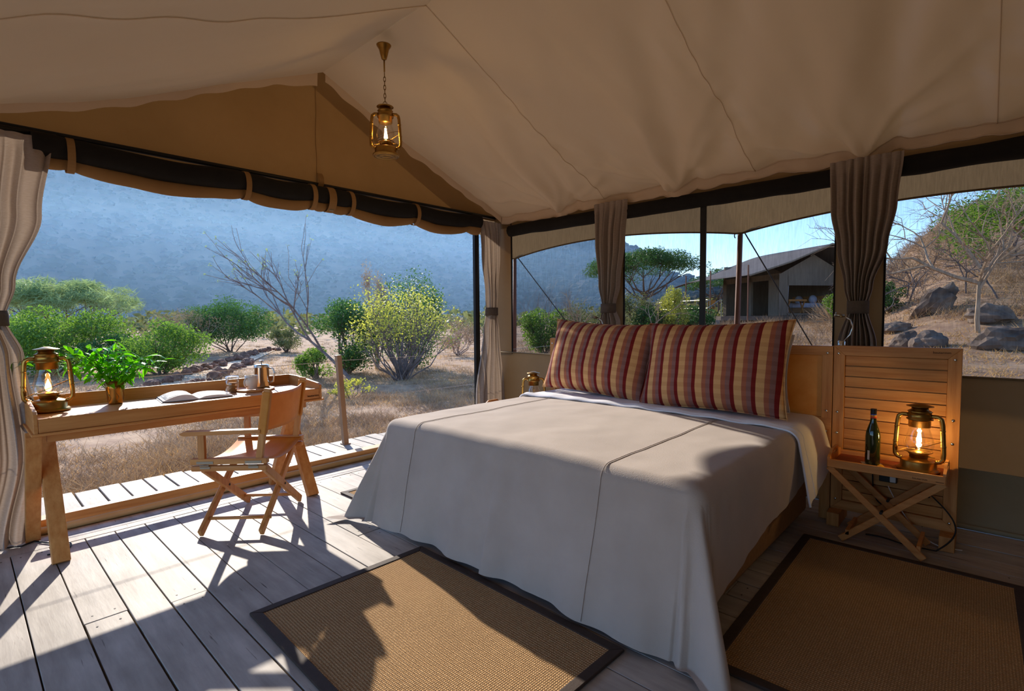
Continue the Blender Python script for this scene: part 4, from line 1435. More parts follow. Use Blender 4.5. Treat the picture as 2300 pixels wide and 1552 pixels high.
# crossed legs, front pair and back pair
for xx in (-hd+0.045, hd-0.045):
    MB().bar((xx-0.012, -hw+0.0, 0.020), (xx-0.014, hw-0.02, 0.430), 0.050, 0.026, (1, 0, 0)).build('leg', 'oak_z', ch, bevel=0.006)
    MB().bar((xx+0.012, hw-0.0, 0.020), (xx+0.014, -hw+0.02, 0.430), 0.050, 0.026, (1, 0, 0)).build('leg', 'oak_z', ch, bevel=0.006)
    MB().tube([(xx-0.03, 0, 0.235), (xx+0.03, 0, 0.235)], 0.008, 8).build('pivot_bolt', 'black_metal', ch)
for sy in (-1, 1):
    yb = sy*(hw-0.09)
    MB().tube([(-hd+0.03, yb, 0.085), (hd-0.03, yb, 0.085)], 0.011, 8).build('rung', 'oak_x', ch, smooth=True)
MB().tube([(-hd+0.045, 0.12, 0.31), (-hd+0.10, 0.20, 0.40), (-hd+0.13, 0.27, 0.44)], 0.005, 6).build('stay_rod', 'zinc', ch)
MB().grid(lambda u, v: Vector((lerp(-hd+0.01, hd-0.01, u), lerp(-hw+0.01, hw-0.01, v), 0.490-0.055*math.sin(PI*v)**0.9)), 6, 20).build('seat', 'leather_tan', ch, smooth=True, solid=0.005)


def backp(u, v):
    z = lerp(0.66, 0.892, u)
    q = (z-0.49)/0.435
    x_ = -hd+0.05-0.065*q-0.045*math.sin(PI*v)
    return Vector((x_, lerp(-hw, hw, v), z-0.01*math.sin(PI*v)))


MB().grid(backp, 8, 20).build('backrest', 'leather_tan', ch, smooth=True, solid=0.005)

# ------------------------------------------------------------------ hanging lantern on the ridge
HL = (-3.36, 2.26)
hl = lantern('brass hurricane lantern hanging on a chain from the ceiling ridge', (HL[0], HL[1], 2.555), R(50), 1.2, metal='brass', s=1.0, hang=True)
MB().lathe([(0.010, 0.700), (0.018, 0.706), (0.028, 0.740), (0.036, 0.775), (0.052, 0.800), (0.054, 0.806), (0.0, 0.806)], 24).build('ceiling_rose', 'brass', hl, smooth=True)
MB().tube([(0, 0, 0.615), (0, 0, 0.705)], 0.0055, 8).build('rod', 'brass', hl, smooth=True)
MB().tube([(0.014*math.cos(a), 0, 0.386+0.014*math.sin(a)) for a in [2*PI*i/16 for i in range(16)]], 0.0025, 6, closed=True).build('bail_ring', 'brass_old', hl, smooth=True)
for k in range(7):
    z = 0.412+k*0.030
    if k % 2:
        pts = [(0.008*math.cos(a), 0, z+0.019*math.sin(a)) for a in [2*PI*i/16 for i in range(16)]]
    else:
        pts = [(0, 0.008*math.cos(a), z+0.019*math.sin(a)) for a in [2*PI*i/16 for i in range(16)]]
    MB().tube(pts, 0.0026, 6, closed=True).build('chain_link', 'brass_old', hl, smooth=True)

# ------------------------------------------------------------------ bottle on its coaster
co = thing('coaster', 'small printed paper coaster under the wine bottle', 'coaster', (-0.498, 3.655, 0.464), R(20))
MB().box(-0.05, 0.05, -0.05, 0.05, 0, 0.002).build('card', 'coaster_white', co)
MB().box(-0.012, 0.05, -0.05, 0.0, 0.002, 0.0026).build('printed_patch', 'coaster_blue', co)
MB().box(0.018, 0.05, -0.05, 0.01, 0.0026, 0.003).build('printed_patch', 'coaster_yellow', co)
bt = thing('wine_bottle', 'dark green wine bottle with banded neck foil on the tray table', 'bottle', (-0.500, 3.66, 0.467))
MB().lathe([(0.0, 0.004), (0.034, 0.0), (0.0375, 0.006), (0.0375, 0.165), (0.035, 0.190), (0.026, 0.220), (0.017, 0.250), (0.0145, 0.275), (0.0145, 0.318), (0.0, 0.318)], 32).build('glass_body', 'bottle_green', bt, smooth=True)
for (za, zb, m_, rr) in ((0.298, 0.328, 'foil_black', 0.0155), (0.292, 0.298, 'foil_blue', 0.0156), (0.285, 0.292, 'foil_yellow', 0.0157), (0.274, 0.285, 'foil_red', 0.0158)):
    MB().lathe([(0.0, za), (rr, za), (rr, zb), (0.0, zb)], 20).build('neck_foil', m_, bt, smooth=False)
MB().grid(lambda u, v: Vector((0.0379*math.cos(lerp(-2.15, -1.82, u)), 0.0379*math.sin(lerp(-2.15, -1.82, u)), lerp(0.03, 0.085, v))), 6, 2).build('paper_label', 'bottle_label', bt)

# cords under the tray table
cd = thing('lamp_cord', 'black lamp cord with inline switch hanging behind the tray table', 'cord', (-0.3, 3.8, 0))
MB().tube([(-0.52+0.30*q-0.10*math.sin(q*3.1), 3.838+0.005*math.sin(q*9), 0.40-0.25*math.sin(q*2.6)+0.05*q) for q in [i/24 for i in range(25)]]+[(-0.235+0.115*math.sin(q*PI*0.9), 3.84-0.10*q, 0.29-0.285*q) for q in [i/20 for i in range(21)]]+[(-0.235-0.3*q, 3.74-0.02*math.sin(q*6), 0.006) for q in [i/10 for i in range(1, 11)]], 0.004, 6).build('cable', 'cord_black', cd, smooth=True, world=True)
MB().box(-0.30, -0.24, 3.828, 3.852, 0.275, 0.302).build('switch', 'cord_black', cd, bevel=0.005, world=True)
sk = thing('plug_block', 'black power plug block mounted on the slats under the tray table', 'plug', (-0.45, 3.872, 0.30))
MB().box(-0.49, -0.40, 3.855, 3.885, 0.32, 0.37).build('housing', 'black_metal', sk, bevel=0.004, world=True)
MB().box(-0.435, -0.405, 3.848, 3.856, 0.325, 0.365).build('socket_face', 'cord_white', sk, bevel=0.003, world=True)
wc = MB().tube([(-0.44+0.35*q, 3.83+0.02*math.sin(q*7), 0.30*(1-q)**3+0.006) for q in [i/24 for i in range(25)]], 0.003, 6).build('extension_cord', 'cord_white', smooth=True)
tag(wc, 'white extension cord on the floor behind the tray table', 'cord')


def reading_lamp(x, label, mirror=1):
    t = thing('reading_lamp', label, 'lamp', (x, 3.955, 1.15), 0, 'gooseneck reading lamps')
    MB().lathe([(0.0, -0.12), (0.022, -0.12), (0.022, 0.022), (0.018, 0.028), (0.0, 0.028)], 18).build('base', 'steel', t, smooth=True)
    MB().tube([(0.01, 0, 0.02), (0.045, 0.01, 0.07), (0.058, 0.01, 0.12), (0.045, 0.0, 0.165), (0.012, -0.01, 0.19)], 0.0042, 8).build('gooseneck', 'steel', t, smooth=True)
    MB().tube([(0.012-0.0, -0.012, 0.19), (-0.03, -0.03, 0.198)], [0.010, 0.013], 10).build('lamp_head', 'zinc', t, smooth=True)
    MB().tube([(-0.034+0.004*math.sin(a), -0.034+0.014*math.cos(a), 0.198+0.014*math.sin(a)) for a in [2*PI*i/16 for i in range(16)]], 0.003, 6, closed=True).build('lens_ring', 'steel', t, smooth=True)
    return t


reading_lamp(-0.725, 'steel gooseneck reading lamp on the headboard before the wide curtain')
reading_lamp(-2.62, 'steel gooseneck reading lamp on the headboard before the curtain between windows')

# ------------------------------------------------------------------ sisal rugs


def rug(label, x0, x1, y0, y1, rz=0.0):
    cx, cy_ = (x0+x1)/2, (y0+y1)/2
    t = thing('sisal_rug', label, 'rug', (cx, cy_, 0.0), rz, 'bound sisal rugs')
    a, b, bw = (x1-x0)/2, (y1-y0)/2, 0.045
    MB().grid(lambda u, v: Vector((lerp(-a+bw*0.8, a-bw*0.8, u), lerp(-b+bw*0.8, b-bw*0.8, v), 0.010)), 20, 20).build('weave', 'sisal', t)
    for pts in ([(-a, -b), (a, -b), (a-bw, -b+bw), (-a+bw, -b+bw)], [(a, -b), (a, b), (a-bw, b-bw), (a-bw, -b+bw)],
                [(a, b), (-a, b), (-a+bw, b-bw), (a-bw, b-bw)], [(-a, b), (-a, -b), (-a+bw, -b+bw), (-a+bw, b-bw)]):
        MB().add([(p[0], p[1], 0.0015) for p in pts]+[(p[0], p[1], 0.014) for p in pts],
                 [(3, 2, 1, 0), (4, 5, 6, 7)]+[(i, (i+1) % 4, (i+1) % 4+4, i+4) for i in range(4)]).build('border', 'rug_border', t, bevel=0.004)
    return t


rug('dark-bordered sisal rug across the foot of the bed with chair shadows', -2.44, -1.06, 0.845, 1.80, R(-1.5))
rug('dark-bordered sisal rug on the shaded bedside by the wine bottle', -0.80, 0.17, 1.93, 3.50, R(1))
rug('dark-bordered sisal rug peeking out beside the bed near the chair', -3.66, -2.95, 1.98, 3.45, 0)

# ------------------------------------------------------------------ curtains


def curtain(label, tab, zt_, zb, base, along, inward, pleats, tie_z, group='tied linen curtains', seed=0.0, tie_w=None):
    """tab: (height, half width, shift along the wall, depth of the pleats)"""
    along, inward = Vector(along), Vector(inward)
    base = Vector(base)
    t = thing('curtain', label, 'curtain', base, 0, group)

    def at(col, z):
        tb = sorted((q[0], q[col]) for q in tab)
        return interp(tb, z)

    def fn(u, v):
        z = lerp(zt_, zb, v)
        q = u*2-1
        w = at(1, z); sh = at(2, z); dp = at(3, z)
        qq = q+0.10*nz3(q*3.1+seed*7, z*0.35, seed)
        ph = qq*pleats*PI
        head = sstep(zt_-0.12, zt_-0.03, z)
        am = 0.75+0.7*nz3(q*2.7+seed*3, z*0.5, 5+seed)
        d = dp*1.25*am*(2*abs(math.sin(ph/2+seed))**0.8-1)*(1-0.5*head)
        d += 0.35*dp*math.sin(ph*1.63+2*seed)*(1-head)*sstep(-1, 1, nz3(z*0.9, seed))
        d += 0.9*dp*math.cos(q*PI/2)+0.004*nz3(q*6, z*3, seed)
        al = q*w+sh
        return Vector((0, 0, z))+along*al+inward*d
    MB().grid(fn, int(pleats*20), 90).build('cloth', 'linen', t, smooth=True)
    w, sh, dp = at(1, tie_z), at(2, tie_z), at(3, tie_z)
    band = MB()
    n = 28

    def bf(u, v):
        a = u*2*PI
        return Vector((0, 0, tie_z-0.045+0.09*v))+along*(sh+(w*1.07+0.006)*math.cos(a))+inward*(dp*0.45+(dp*1.15+0.022)*math.sin(a))
    band.grid(bf, n, 3, closeu=True).build('tie_band', 'linen_tie', t, smooth=True, solid=0.004)
    return t


curtain('taupe linen curtain tied back beside the desk lantern', [(2.47, 0.27, 0.0, 0.020), (2.0, 0.235, -0.03, 0.034), (1.57, 0.13, -0.06, 0.040), (1.37, 0.085, -0.065, 0.034), (1.14, 0.14, -0.05, 0.040), (0.56, 0.21, -0.05, 0.040), (0.02, 0.20, -0.13, 0.045)],
        2.47, 0.012, (-4.30, 0.20, 0), (0, 1, 0), (1, 0, 0), 6, 1.37, seed=1)
curtain('taupe linen curtain tied in the corner where the open side meets the windows', [(2.46, 0.175, 0.0, 0.020), (2.1, 0.150, 0.0, 0.032), (1.62, 0.09, 0.0, 0.036), (1.42, 0.075, 0.0, 0.034), (1.2, 0.115, -0.01, 0.038), (0.45, 0.225, -0.03, 0.045), (0.02, 0.25, -0.03, 0.045)],
        2.46, 0.012, (-4.33, 4.305, 0), (0, 1, 0), (1, 0, 0), 6, 1.42, seed=2)
curtain('taupe linen curtain tied between the two windows above the sunlit pillow', [(2.46, 0.19, 0.0, 0.020), (2.1, 0.17, -0.01, 0.032), (1.66, 0.12, -0.01, 0.036), (1.44, 0.066, -0.01, 0.034), (1.29, 0.11, 0.0, 0.038), (0.5, 0.19, 0.0, 0.045), (0.02, 0.19, 0.0, 0.045)],
        2.46, 0.02, (-2.765, 4.40, 0), (1, 0, 0), (0, -1, 0), 6, 1.43, seed=3)
curtain('wide taupe linen curtain tied beside the boulder window behind the leather headboard', [(2.44, 0.215, 0.0, 0.022), (2.1, 0.195, -0.005, 0.036), (1.82, 0.150, -0.005, 0.040), (1.55, 0.085, -0.02, 0.038), (1.40, 0.055, -0.02, 0.034), (1.14, 0.115, -0.02, 0.042), (0.5, 0.19, 0.0, 0.045), (0.02, 0.19, 0.0, 0.045)],
        2.44, 0.02, (-0.685, 4.37, 0), (1, 0, 0), (0, -1, 0), 8, 1.40, seed=4)
# ------------------------------------------------------------------ outside: plants, stones, fence, the neighbouring tent


def pol(a, r_):
    x, y_ = r_*math.sin(R(a)), r_*math.cos(R(a))
    return Vector((x, y_, ground_z(x, y_)))


def rnd_dir():
    z = random.uniform(-1, 1)
    a = random.uniform(0, 2*PI)
    q = math.sqrt(1-z*z)
    return Vector((q*math.cos(a), q*math.sin(a), z))


def add_leaf(mb, p, size, d=None, asp=0.42):
    d = d or rnd_dir()
    s = d.orthogonal().normalized()
    if random.random() < 0.5:
        s = d.cross(s)
    a = d*size
    b = s*(size*asp)
    mb.add([p-a*0.5, p+b*0.5, p+a*0.5, p-b*0.5], [(0, 1, 2, 3)])


def grow(mb, p, d, L_, r_, lev, spread=0.6, kids=3, gravity=0.0, tips=None, seg=3):
    pts = [Vector(p)]
    dd = d.normalized()
    for i in range(seg):
        dd = (dd+rnd_dir()*0.16+Vector((0, 0, gravity))).normalized()
        pts.append(pts[-1]+dd*(L_/seg))
    mb.tube(pts, [lerp(r_, r_*0.62, i/seg) for i in range(seg+1)], 5 if lev > 1 else 4, cap=False)
    if lev <= 0:
        if tips is not None:
            tips.append((pts[-1], dd))
        return
    for k in range(kids):
        q = random.uniform(0.45, 1.0) if k else 1.0
        i = min(seg-1, int(q*seg))
        pp = pts[i].lerp(pts[i+1], q*seg-i)
        nd = (dd+rnd_dir()*spread).normalized()
        grow(mb, pp, nd, L_*random.uniform(0.6, 0.85), r_*0.6, lev-1, spread, kids, gravity, tips, seg)


def bush(name, label, cat, at, rx, h, leaf_m, n_leaf0, size0, group, lumps=26, bark='bark', stems=9, low=0.0, asp=0.45, airy=0.30, stem_r=0.03, ry=None, dmin=-0.95):
    t = thing(name, label, cat, at, 0, group)
    ry = ry or rx
    n_leaf, size = int(n_leaf0*1.6), size0*0.78
    st = MB()
    cs = []
    for k in range(lumps):
        while True:
            d = rnd_dir()
            if d.z > dmin:
                break
        q = random.uniform(0.62, 0.95)
        c = Vector((d.x*rx*q*0.80, d.y*ry*q*0.80, h*(0.46+low*0.5)+d.z*h*0.44*q*0.85))
        cs.append((c, random.uniform(0.22, 0.38)))
    for k in range(stems):
        c = cs[k % len(cs)][0]
        b = Vector((random.uniform(-0.08, 0.08)*rx, random.uniform(-0.08, 0.08)*rx, -0.08))
        m_ = b.lerp(c, 0.5)+Vector((random.uniform(-0.1, 0.1), random.uniform(-0.1, 0.1), -0.08))*rx
        pts = [b, b.lerp(m_, 0.5)+Vector((0, 0, 0.03)), m_, m_.lerp(c, 0.5), c]
        st.tube(pts, [stem_r, stem_r*0.85, stem_r*0.65, stem_r*0.45, stem_r*0.25], 5, cap=False)
        for _ in range(4):
            e = c+rnd_dir()*rx*0.3
            st.tube([m_.lerp(c, 0.4), (m_.lerp(c, 0.6)+e)/2, e], [stem_r*0.35, stem_r*0.25, stem_r*0.1], 4, cap=False)
    st.build('stems', bark, t)
    lf = MB()
    for _ in range(n_leaf):
        c, rr = random.choice(cs)
        d = rnd_dir()
        q = random.uniform(airy, 1.0)**0.6
        p = c+Vector((d.x*rr*rx*1.15*q, d.y*rr*ry*1.15*q, d.z*rr*h*0.62*q))
        if p.z < 0.04:
            continue
        add_leaf(lf, p, size*random.uniform(0.7, 1.35), None, asp)
    lf.build('foliage', leaf_m, t)
    return t


random.seed(41)
G1 = 'green bushes beyond the walkway'
bush('leafy_bush', 'broad bright green bush beyond the walkway behind the desk lantern', 'bush', pol(-84.2, 21.5), 2.1, 2.35, 'leaf_green', 9000, 0.13, G1, lumps=34)
bush('leafy_bush', 'ragged green bush beside the stone-lined path behind the leafy vase', 'bush', pol(-77.0, 19.2), 1.45, 1.95, 'leaf_green', 5000, 0.11, G1, lumps=22)
bush('leafy_bush', 'low green bush joining the broad bright bush', 'bush', pol(-80.0, 20.0), 1.2, 1.45, 'leaf_deep', 3600, 0.11, G1, lumps=18)
bush('leafy_bush', 'dense round dark green bush standing alone at the bend of the path', 'bush', pol(-71.4, 28.5), 2.0, 2.65, 'leaf_deep', 8000, 0.13, G1, lumps=36, low=0.12, dmin=-0.75)
bush('leafy_bush', 'small olive bush between the round bush and the leaning bare tree', 'bush', pol(-66.5, 27.0), 1.0, 1.35, 'leaf_olive', 2200, 0.10, G1, lumps=14, airy=0.1)
bush('leafy_bush', 'dark green bush under the leaning bare tree', 'bush', pol(-60.6, 16.4), 1.25, 2.55, 'leaf_deep', 5600, 0.10, G1, lumps=28, airy=0.15, stems=16)
bush('leafy_bush', 'tall green bush rising behind the yellow-leaved bush', 'bush', pol(-53.8, 17.4), 1.35, 3.55, 'leaf_deep', 6000, 0.10, G1, lumps=30, airy=0.15, stems=16)
bush('leafy_bush', 'small green shrub sprouting low beside the fence post', 'bush', pol(-63.5, 15.2), 0.7, 1.0, 'leaf_green', 2200, 0.08, G1, lumps=12)
bush('yellow_bush', 'open yellow-leaved bush with many stems beyond the fence post', 'bush', pol(-54.9, 14.4), 1.85, 2.85, 'leaf_yellow', 3400, 0.075, 'yellowing shrubs', lumps=60, bark='bark_grey', stems=46, airy=0.02, stem_r=0.024, asp=0.6, dmin=-0.4, low=0.1)
bush('yellow_bush', 'low sprig of yellow leaves trailing at the fence post', 'bush', pol(-60.2, 11.2), 0.55, 0.45, 'leaf_yellow', 420, 0.06, 'yellowing shrubs', lumps=10, bark='bark_grey', stems=8, airy=0.02, stem_r=0.012, asp=0.6)
bush('scrub_bush', 'grey-brown scrub bush behind the yellow-leaved bush by the door pole', 'bush', pol(-48.9, 23.0), 1.5, 2.0, 'dry_mauve', 3200, 0.12, 'grey scrub bushes', lumps=20, airy=0.1, bark='twig', asp=0.2)
bush('scrub_bush', 'leafless mauve scrub behind the ragged green bush', 'bush', pol(-75.0, 27.0), 2.4, 2.3, 'dry_mauve', 3800, 0.16, 'grey scrub bushes', lumps=24, airy=0.05, bark='twig', asp=0.10, stems=24, stem_r=0.02)
bush('scrub_bush', 'pinkish dry shrub poking up between the two dark green bushes', 'bush', pol(-57.6, 17.6), 0.6, 3.1, 'dry_mauve', 1500, 0.10, 'grey scrub bushes', lumps=14, airy=0.05, bark='bark_pale', low=0.5, asp=0.25)
bush('leafy_bush', 'green bush seen through the window beside the corner curtain', 'bush', pol(-39.3, 21.5), 1.15, 2.55, 'leaf_green', 4200, 0.12, 'shrubs seen through the screens', lumps=22, stems=18)
bush('scrub_bush', 'olive scrub bush seen beside the curtain between the windows', 'bush', pol(-33.8, 20.5), 1.6, 2.3, 'leaf_olive', 3600, 0.11, 'shrubs seen through the screens', lumps=22, airy=0.1, stems=18)
bush('leafy_bush', 'pale olive shrub below the flat-topped tree', 'bush', pol(-29.8, 23.5), 1.5, 2.5, 'leaf_olive', 3400, 0.12, 'shrubs seen through the screens', lumps=20, airy=0.1)
bush('leafy_bush', 'dark green shrub at the foot of the flat-topped tree', 'bush', pol(-27.6, 22.0), 1.0, 1.7, 'leaf_deep', 2600, 0.12, 'shrubs seen through the screens', lumps=16)
bush('yellow_bush', 'slender yellow-green bush standing before the neighbouring tent rail', 'bush', pol(-25.6, 21.5), 0.72, 2.3, 'leaf_yellow', 2400, 0.11, 'shrubs seen through the screens', lumps=18, low=0.1)
bush('leafy_bush', 'low dark shrub beside the neighbouring tent deck', 'bush', pol(-23.2, 24.5), 1.1, 1.3, 'leaf_deep', 2400, 0.12, 'shrubs seen through the screens', lumps=16)
bush('leafy_bush', 'bright green bush at the gable end of the neighbouring tent', 'bush', pol(-10.6, 23.0), 0.62, 1.35, 'leaf_green', 2400, 0.10, 'shrubs seen through the screens', lumps=18)
bush('leafy_bush', 'dark green bush below the scrub slope by the boulders', 'bush', pol(-6.9, 20.0), 0.75, 1.05, 'leaf_deep', 2200, 0.09, 'shrubs seen through the screens', lumps=16)


def acacia(label, at, trunk_h, rx, crown_z, crown_h, leaf_m, n_leaf, size, group, bark='bark', lumps=40, hang=0.0):
    t = thing('acacia_tree', label, 'tree', at, 0, group)
    tb = MB()
    cs = []
    for k in range(lumps):
        a = random.uniform(0, 2*PI)
        q = math.sqrt(random.uniform(0.02, 1))
        c = Vector((rx*q*math.cos(a)*0.85, rx*q*math.sin(a)*0.85, crown_z+crown_h*(0.5-0.55*q*q+random.uniform(-0.18, 0.18))))
        cs.append(c)
    tb.tube([(0, 0, -0.2), (0.05, 0, trunk_h*0.5), (0, 0.04, trunk_h)], [rx*0.035, rx*0.028, rx*0.024], 7, cap=False)
    for k in range(11):
        a = 2*PI*k/11+random.uniform(-0.2, 0.2)
        q = random.uniform(0.35, 0.85)
        e = Vector((rx*q*math.cos(a), rx*q*math.sin(a), crown_z-crown_h*0.15))
        s0 = Vector((0, 0, trunk_h*random.uniform(0.55, 1.0)))
        m_ = s0.lerp(e, 0.45)+Vector((0, 0, -0.10*rx*random.random()))
        tb.tube([s0, s0.lerp(m_, 0.5), m_, m_.lerp(e, 0.6)+Vector((0, 0, 0.02*rx)), e], [rx*0.018, rx*0.015, rx*0.012, rx*0.008, rx*0.004], 5, cap=False)
        for _ in range(3):
            c = random.choice(cs)
            if (c-e).length < rx*0.7:
                tb.tube([m_.lerp(e, 0.5), (e+c)/2, c], [rx*0.008, rx*0.005, rx*0.002], 4, cap=False)
    tb.build('trunk', bark, t)
    lf = MB()
    for _ in range(n_leaf):
        c = random.choice(cs)
        d = rnd_dir()
        q = random.uniform(0.1, 1)**0.5
        p = c+Vector((d.x*rx*0.22*q, d.y*rx*0.22*q, d.z*crown_h*0.20*q-hang*random.random()**2))
        dd = Vector((random.uniform(-1, 1), random.uniform(-1, 1), random.uniform(-0.2, 0.9)-hang)).normalized()
        add_leaf(lf, p, size*random.uniform(0.7, 1.4), dd, 0.25 if size < 0.3 else 0.07)
    lf.build('foliage', leaf_m, t)
    return t


acacia('feathery pale green flat-topped tree behind the broad bright bush', pol(-83.4, 30.5), 1.2, 2.9, 2.35, 1.5, 'leaf_pale', 9000, 0.42, 'flat-topped trees', lumps=60)
acacia('large flat-topped acacia seen between the curtain and the black window pole', pol(-28.6, 40.0), 2.6, 4.6, 4.2, 2.1, 'leaf_deep', 15000, 0.20, 'flat-topped trees', lumps=70)
acacia('smaller acacia standing behind the neighbouring tent roof', pol(-21.2, 46.0), 2.0, 2.9, 2.9, 1.7, 'leaf_deep', 3600, 0.2, 'flat-topped trees', lumps=34)
acacia('leafy tree with drooping foliage on the boulder slope', pol(3.4, 19.0), 1.2, 2.5, 1.95, 1.6, 'leaf_green', 11000, 0.13, 'flat-topped trees', bark='bark_pale', lumps=44, hang=0.7)


def bare(label, at, d, L_, r_, lev, spread, kids, bark, group, gravity=0.0, buds=None, extra=()):
    t = thing('bare_tree', label, 'tree', at, 0, group)
    mb = MB()
    tips = []
    grow(mb, Vector((0, 0, -0.1)), Vector(d), L_, r_, lev, spread, kids, gravity, tips)
    for (p, d2, l2, r2, lv2) in extra:
        grow(mb, Vector(p), Vector(d2), l2, r2, lv2, spread, kids, gravity, tips)
    mb.build('branches', bark, t)
    if buds:
        lf = MB()
        for p, dd in tips:
            if random.random() < 0.75:
                for _ in range(3):
                    add_leaf(lf, p+rnd_dir()*0.03, 0.05, None, 0.6)
        lf.build('buds', buds, t)['kind'] = 'stuff'
    return t


random.seed(77)
bare('bare budding tree leaning out of the dark green bush', pol(-59.6, 14.0), (-0.80, -0.75, 0.95), 1.75, 0.05, 4, 0.55, 3, 'bark_grey', 'bare trees', 0.06, 'leaf_pale')
random.seed(12)
bare('gnarled pale thorn tree beside the big boulder', pol(-0.9, 14.2), (0.02, 0.02, 1.0), 1.15, 0.05, 5, 0.85, 3, 'bark_pale', 'bare trees', 0.0, None,
     extra=[((0, 0, 1.0), (-0.95, -0.1, 0.32), 1.25, 0.045, 5), ((0, 0, 1.3), (-0.6, 0.1, 0.8), 1.2, 0.035, 5), ((0, 0, 1.2), (0.8, 0.0, 0.6), 1.1, 0.03, 5)])
bare('pale twisted bare tree seen through the window beside the curtain', pol(-35.4, 18.5), (0.0, 0.05, 1.0), 0.9, 0.045, 4, 0.8, 3, 'bark_pale', 'bare trees')
bare('thin bare sapling standing before the flat-topped tree', pol(-28.2, 18.5), (0.05, 0.0, 1.0), 1.0, 0.03, 3, 0.6, 3, 'bark_pale', 'bare trees')
for k in range(9):
    a = -41.2+k*0.6
    bare('leafless grey sapling behind the green window bush', pol(a, 27+random.uniform(-1, 3)), (random.uniform(-0.2, 0.2), 0, 1), 1.3, 0.022, 3, 0.45, 3, 'bark_grey', 'grey saplings behind the window bush', 0.1)
for k in range(12):
    a = random.uniform(-8.5, 5.5)
    bare('tangled leafless thorn scrub on the boulder slope', pol(a, random.uniform(17, 26)), (random.uniform(-0.4, 0.4), 0, 1), random.uniform(0.6, 0.95), 0.03, 4, 0.95, 3, 'bark_grey', 'thorn scrub on the slope')

# boulders


def boulder(label, at, s, lean, seed, cat='boulder', name='boulder', m='boulder', group='boulders on the slope', sub=3, rz=0.0, sink=0.25):
    bm = bmesh.new()
    bmesh.ops.create_icosphere(bm, subdivisions=sub, radius=1.0)
    for v in bm.verts:
        p = v.co.copy()
        n1 = noise.noise(p*1.1+Vector((seed, 0, 0)))
        n2 = noise.noise(p*2.7+Vector((0, seed, 0)))
        k = 1+0.42*n1+0.22*n2+0.10*noise.noise(p*6.0+Vector((seed, seed, 0)))
        k = round(k*6)/6*0.6+k*0.4
        v.co = Vector((p.x*s[0]*k, p.y*s[1]*k, p.z*s[2]*k))
        v.co.x += lean*v.co.z
    me = bpy.data.meshes.new(name)
    bm.to_mesh(me); bm.free()
    me.materials.append(MATS[m])
    o = bpy.data.objects.new(name, me)
    COL.objects.link(o)
    o.location = Vector(at)+Vector((0, 0, s[2]*(1-sink*2)))
    o.rotation_euler = (0, 0, rz)
    if label:
        tag(o, label, cat, group)
    return o


boulder('big slanting boulder behind the thorn tree on the slope', pol(-3.6, 17.2), (0.36, 0.36, 0.46), 0.55, 3.1)
boulder('dark rounded boulder in the dry grass before the slanting boulder', pol(-5.6, 12.9), (0.25, 0.24, 0.20), 0.1, 5.2)
boulder('jagged brown boulder touching the dark rounded boulder', pol(-4.1, 12.5), (0.27, 0.22, 0.20), 0.0, 7.7)
boulder('long low boulder half buried in grass at the slope foot', pol(0.9, 12.2), (0.40, 0.3, 0.26), 0.2, 9.4)
boulder('small flat boulder beside the dark green slope bush', pol(-6.4, 16.0), (0.30, 0.25, 0.16), 0.0, 11.0)
boulder('grey boulder resting under the thorn tree', pol(-0.2, 15.6), (0.40, 0.35, 0.26), 0.0, 13.0)

# stone-lined path
random.seed(5)
px_rows = [[(-82.6, 14.2), (-80.2, 14.6), (-77.5, 15.6), (-75.2, 18.0), (-72.5, 21.5), (-69.0, 26.5), (-67.2, 29.0)],
           [(-80.0, 11.8), (-77.8, 12.6), (-75.2, 14.2), (-73.0, 16.4), (-71.0, 19.5), (-69.6, 22.5)]]
side = ('far edge', 'near edge')
path_pts = []


def along_row(rw, n_):
    out = []
    P_ = [pol(a, r_) for a, r_ in rw]
    seg = [(P_[i+1]-P_[i]).length for i in range(len(P_)-1)]
    tot = sum(seg)
    for k in range(n_):
        d = tot*k/(n_-1)
        for i, s_ in enumerate(seg):
            if d <= s_+1e-6:
                out.append(P_[i].lerp(P_[i+1], min(1, d/s_)))
                break
            d -= s_
    return out


for ri, rw in enumerate(px_rows):
    for p in along_row(rw, 52 if ri == 0 else 34):
        s = random.uniform(0.075, 0.20)
        q = Vector((p.x+random.uniform(-0.16, 0.16), p.y+random.uniform(-0.18, 0.18), 0))
        q.z = ground_z(q.x, q.y)
        boulder('rust-brown stone in the row along the %s of the garden path' % side[ri], q, (s, s*random.uniform(0.7, 1.0), s*random.uniform(0.6, 0.9)), 0.0, random.uniform(0, 90), 'stone', 'path_stone', 'rock', 'stones edging the %s of the path' % side[ri], 2, random.uniform(0, 6), sink=0.2)
pa, pb = along_row(px_rows[0], 30), along_row(px_rows[1], 30)
mb = MB()
for i in range(30):
    for k in range(5):
        p = pa[i].lerp(pb[i], k/4)
        mb.v.append((p.x, p.y, ground_z(p.x, p.y)+0.025))
for i in range(29):
    for k in range(4):
        mb.f.append((i*5+k, i*5+k+1, (i+1)*5+k+1, (i+1)*5+k))
struct(mb.build('path', 'path_soil', smooth=True), 'pale sandy footpath lined with stones', 'path')

# dry grass and low twigs
random.seed(9)


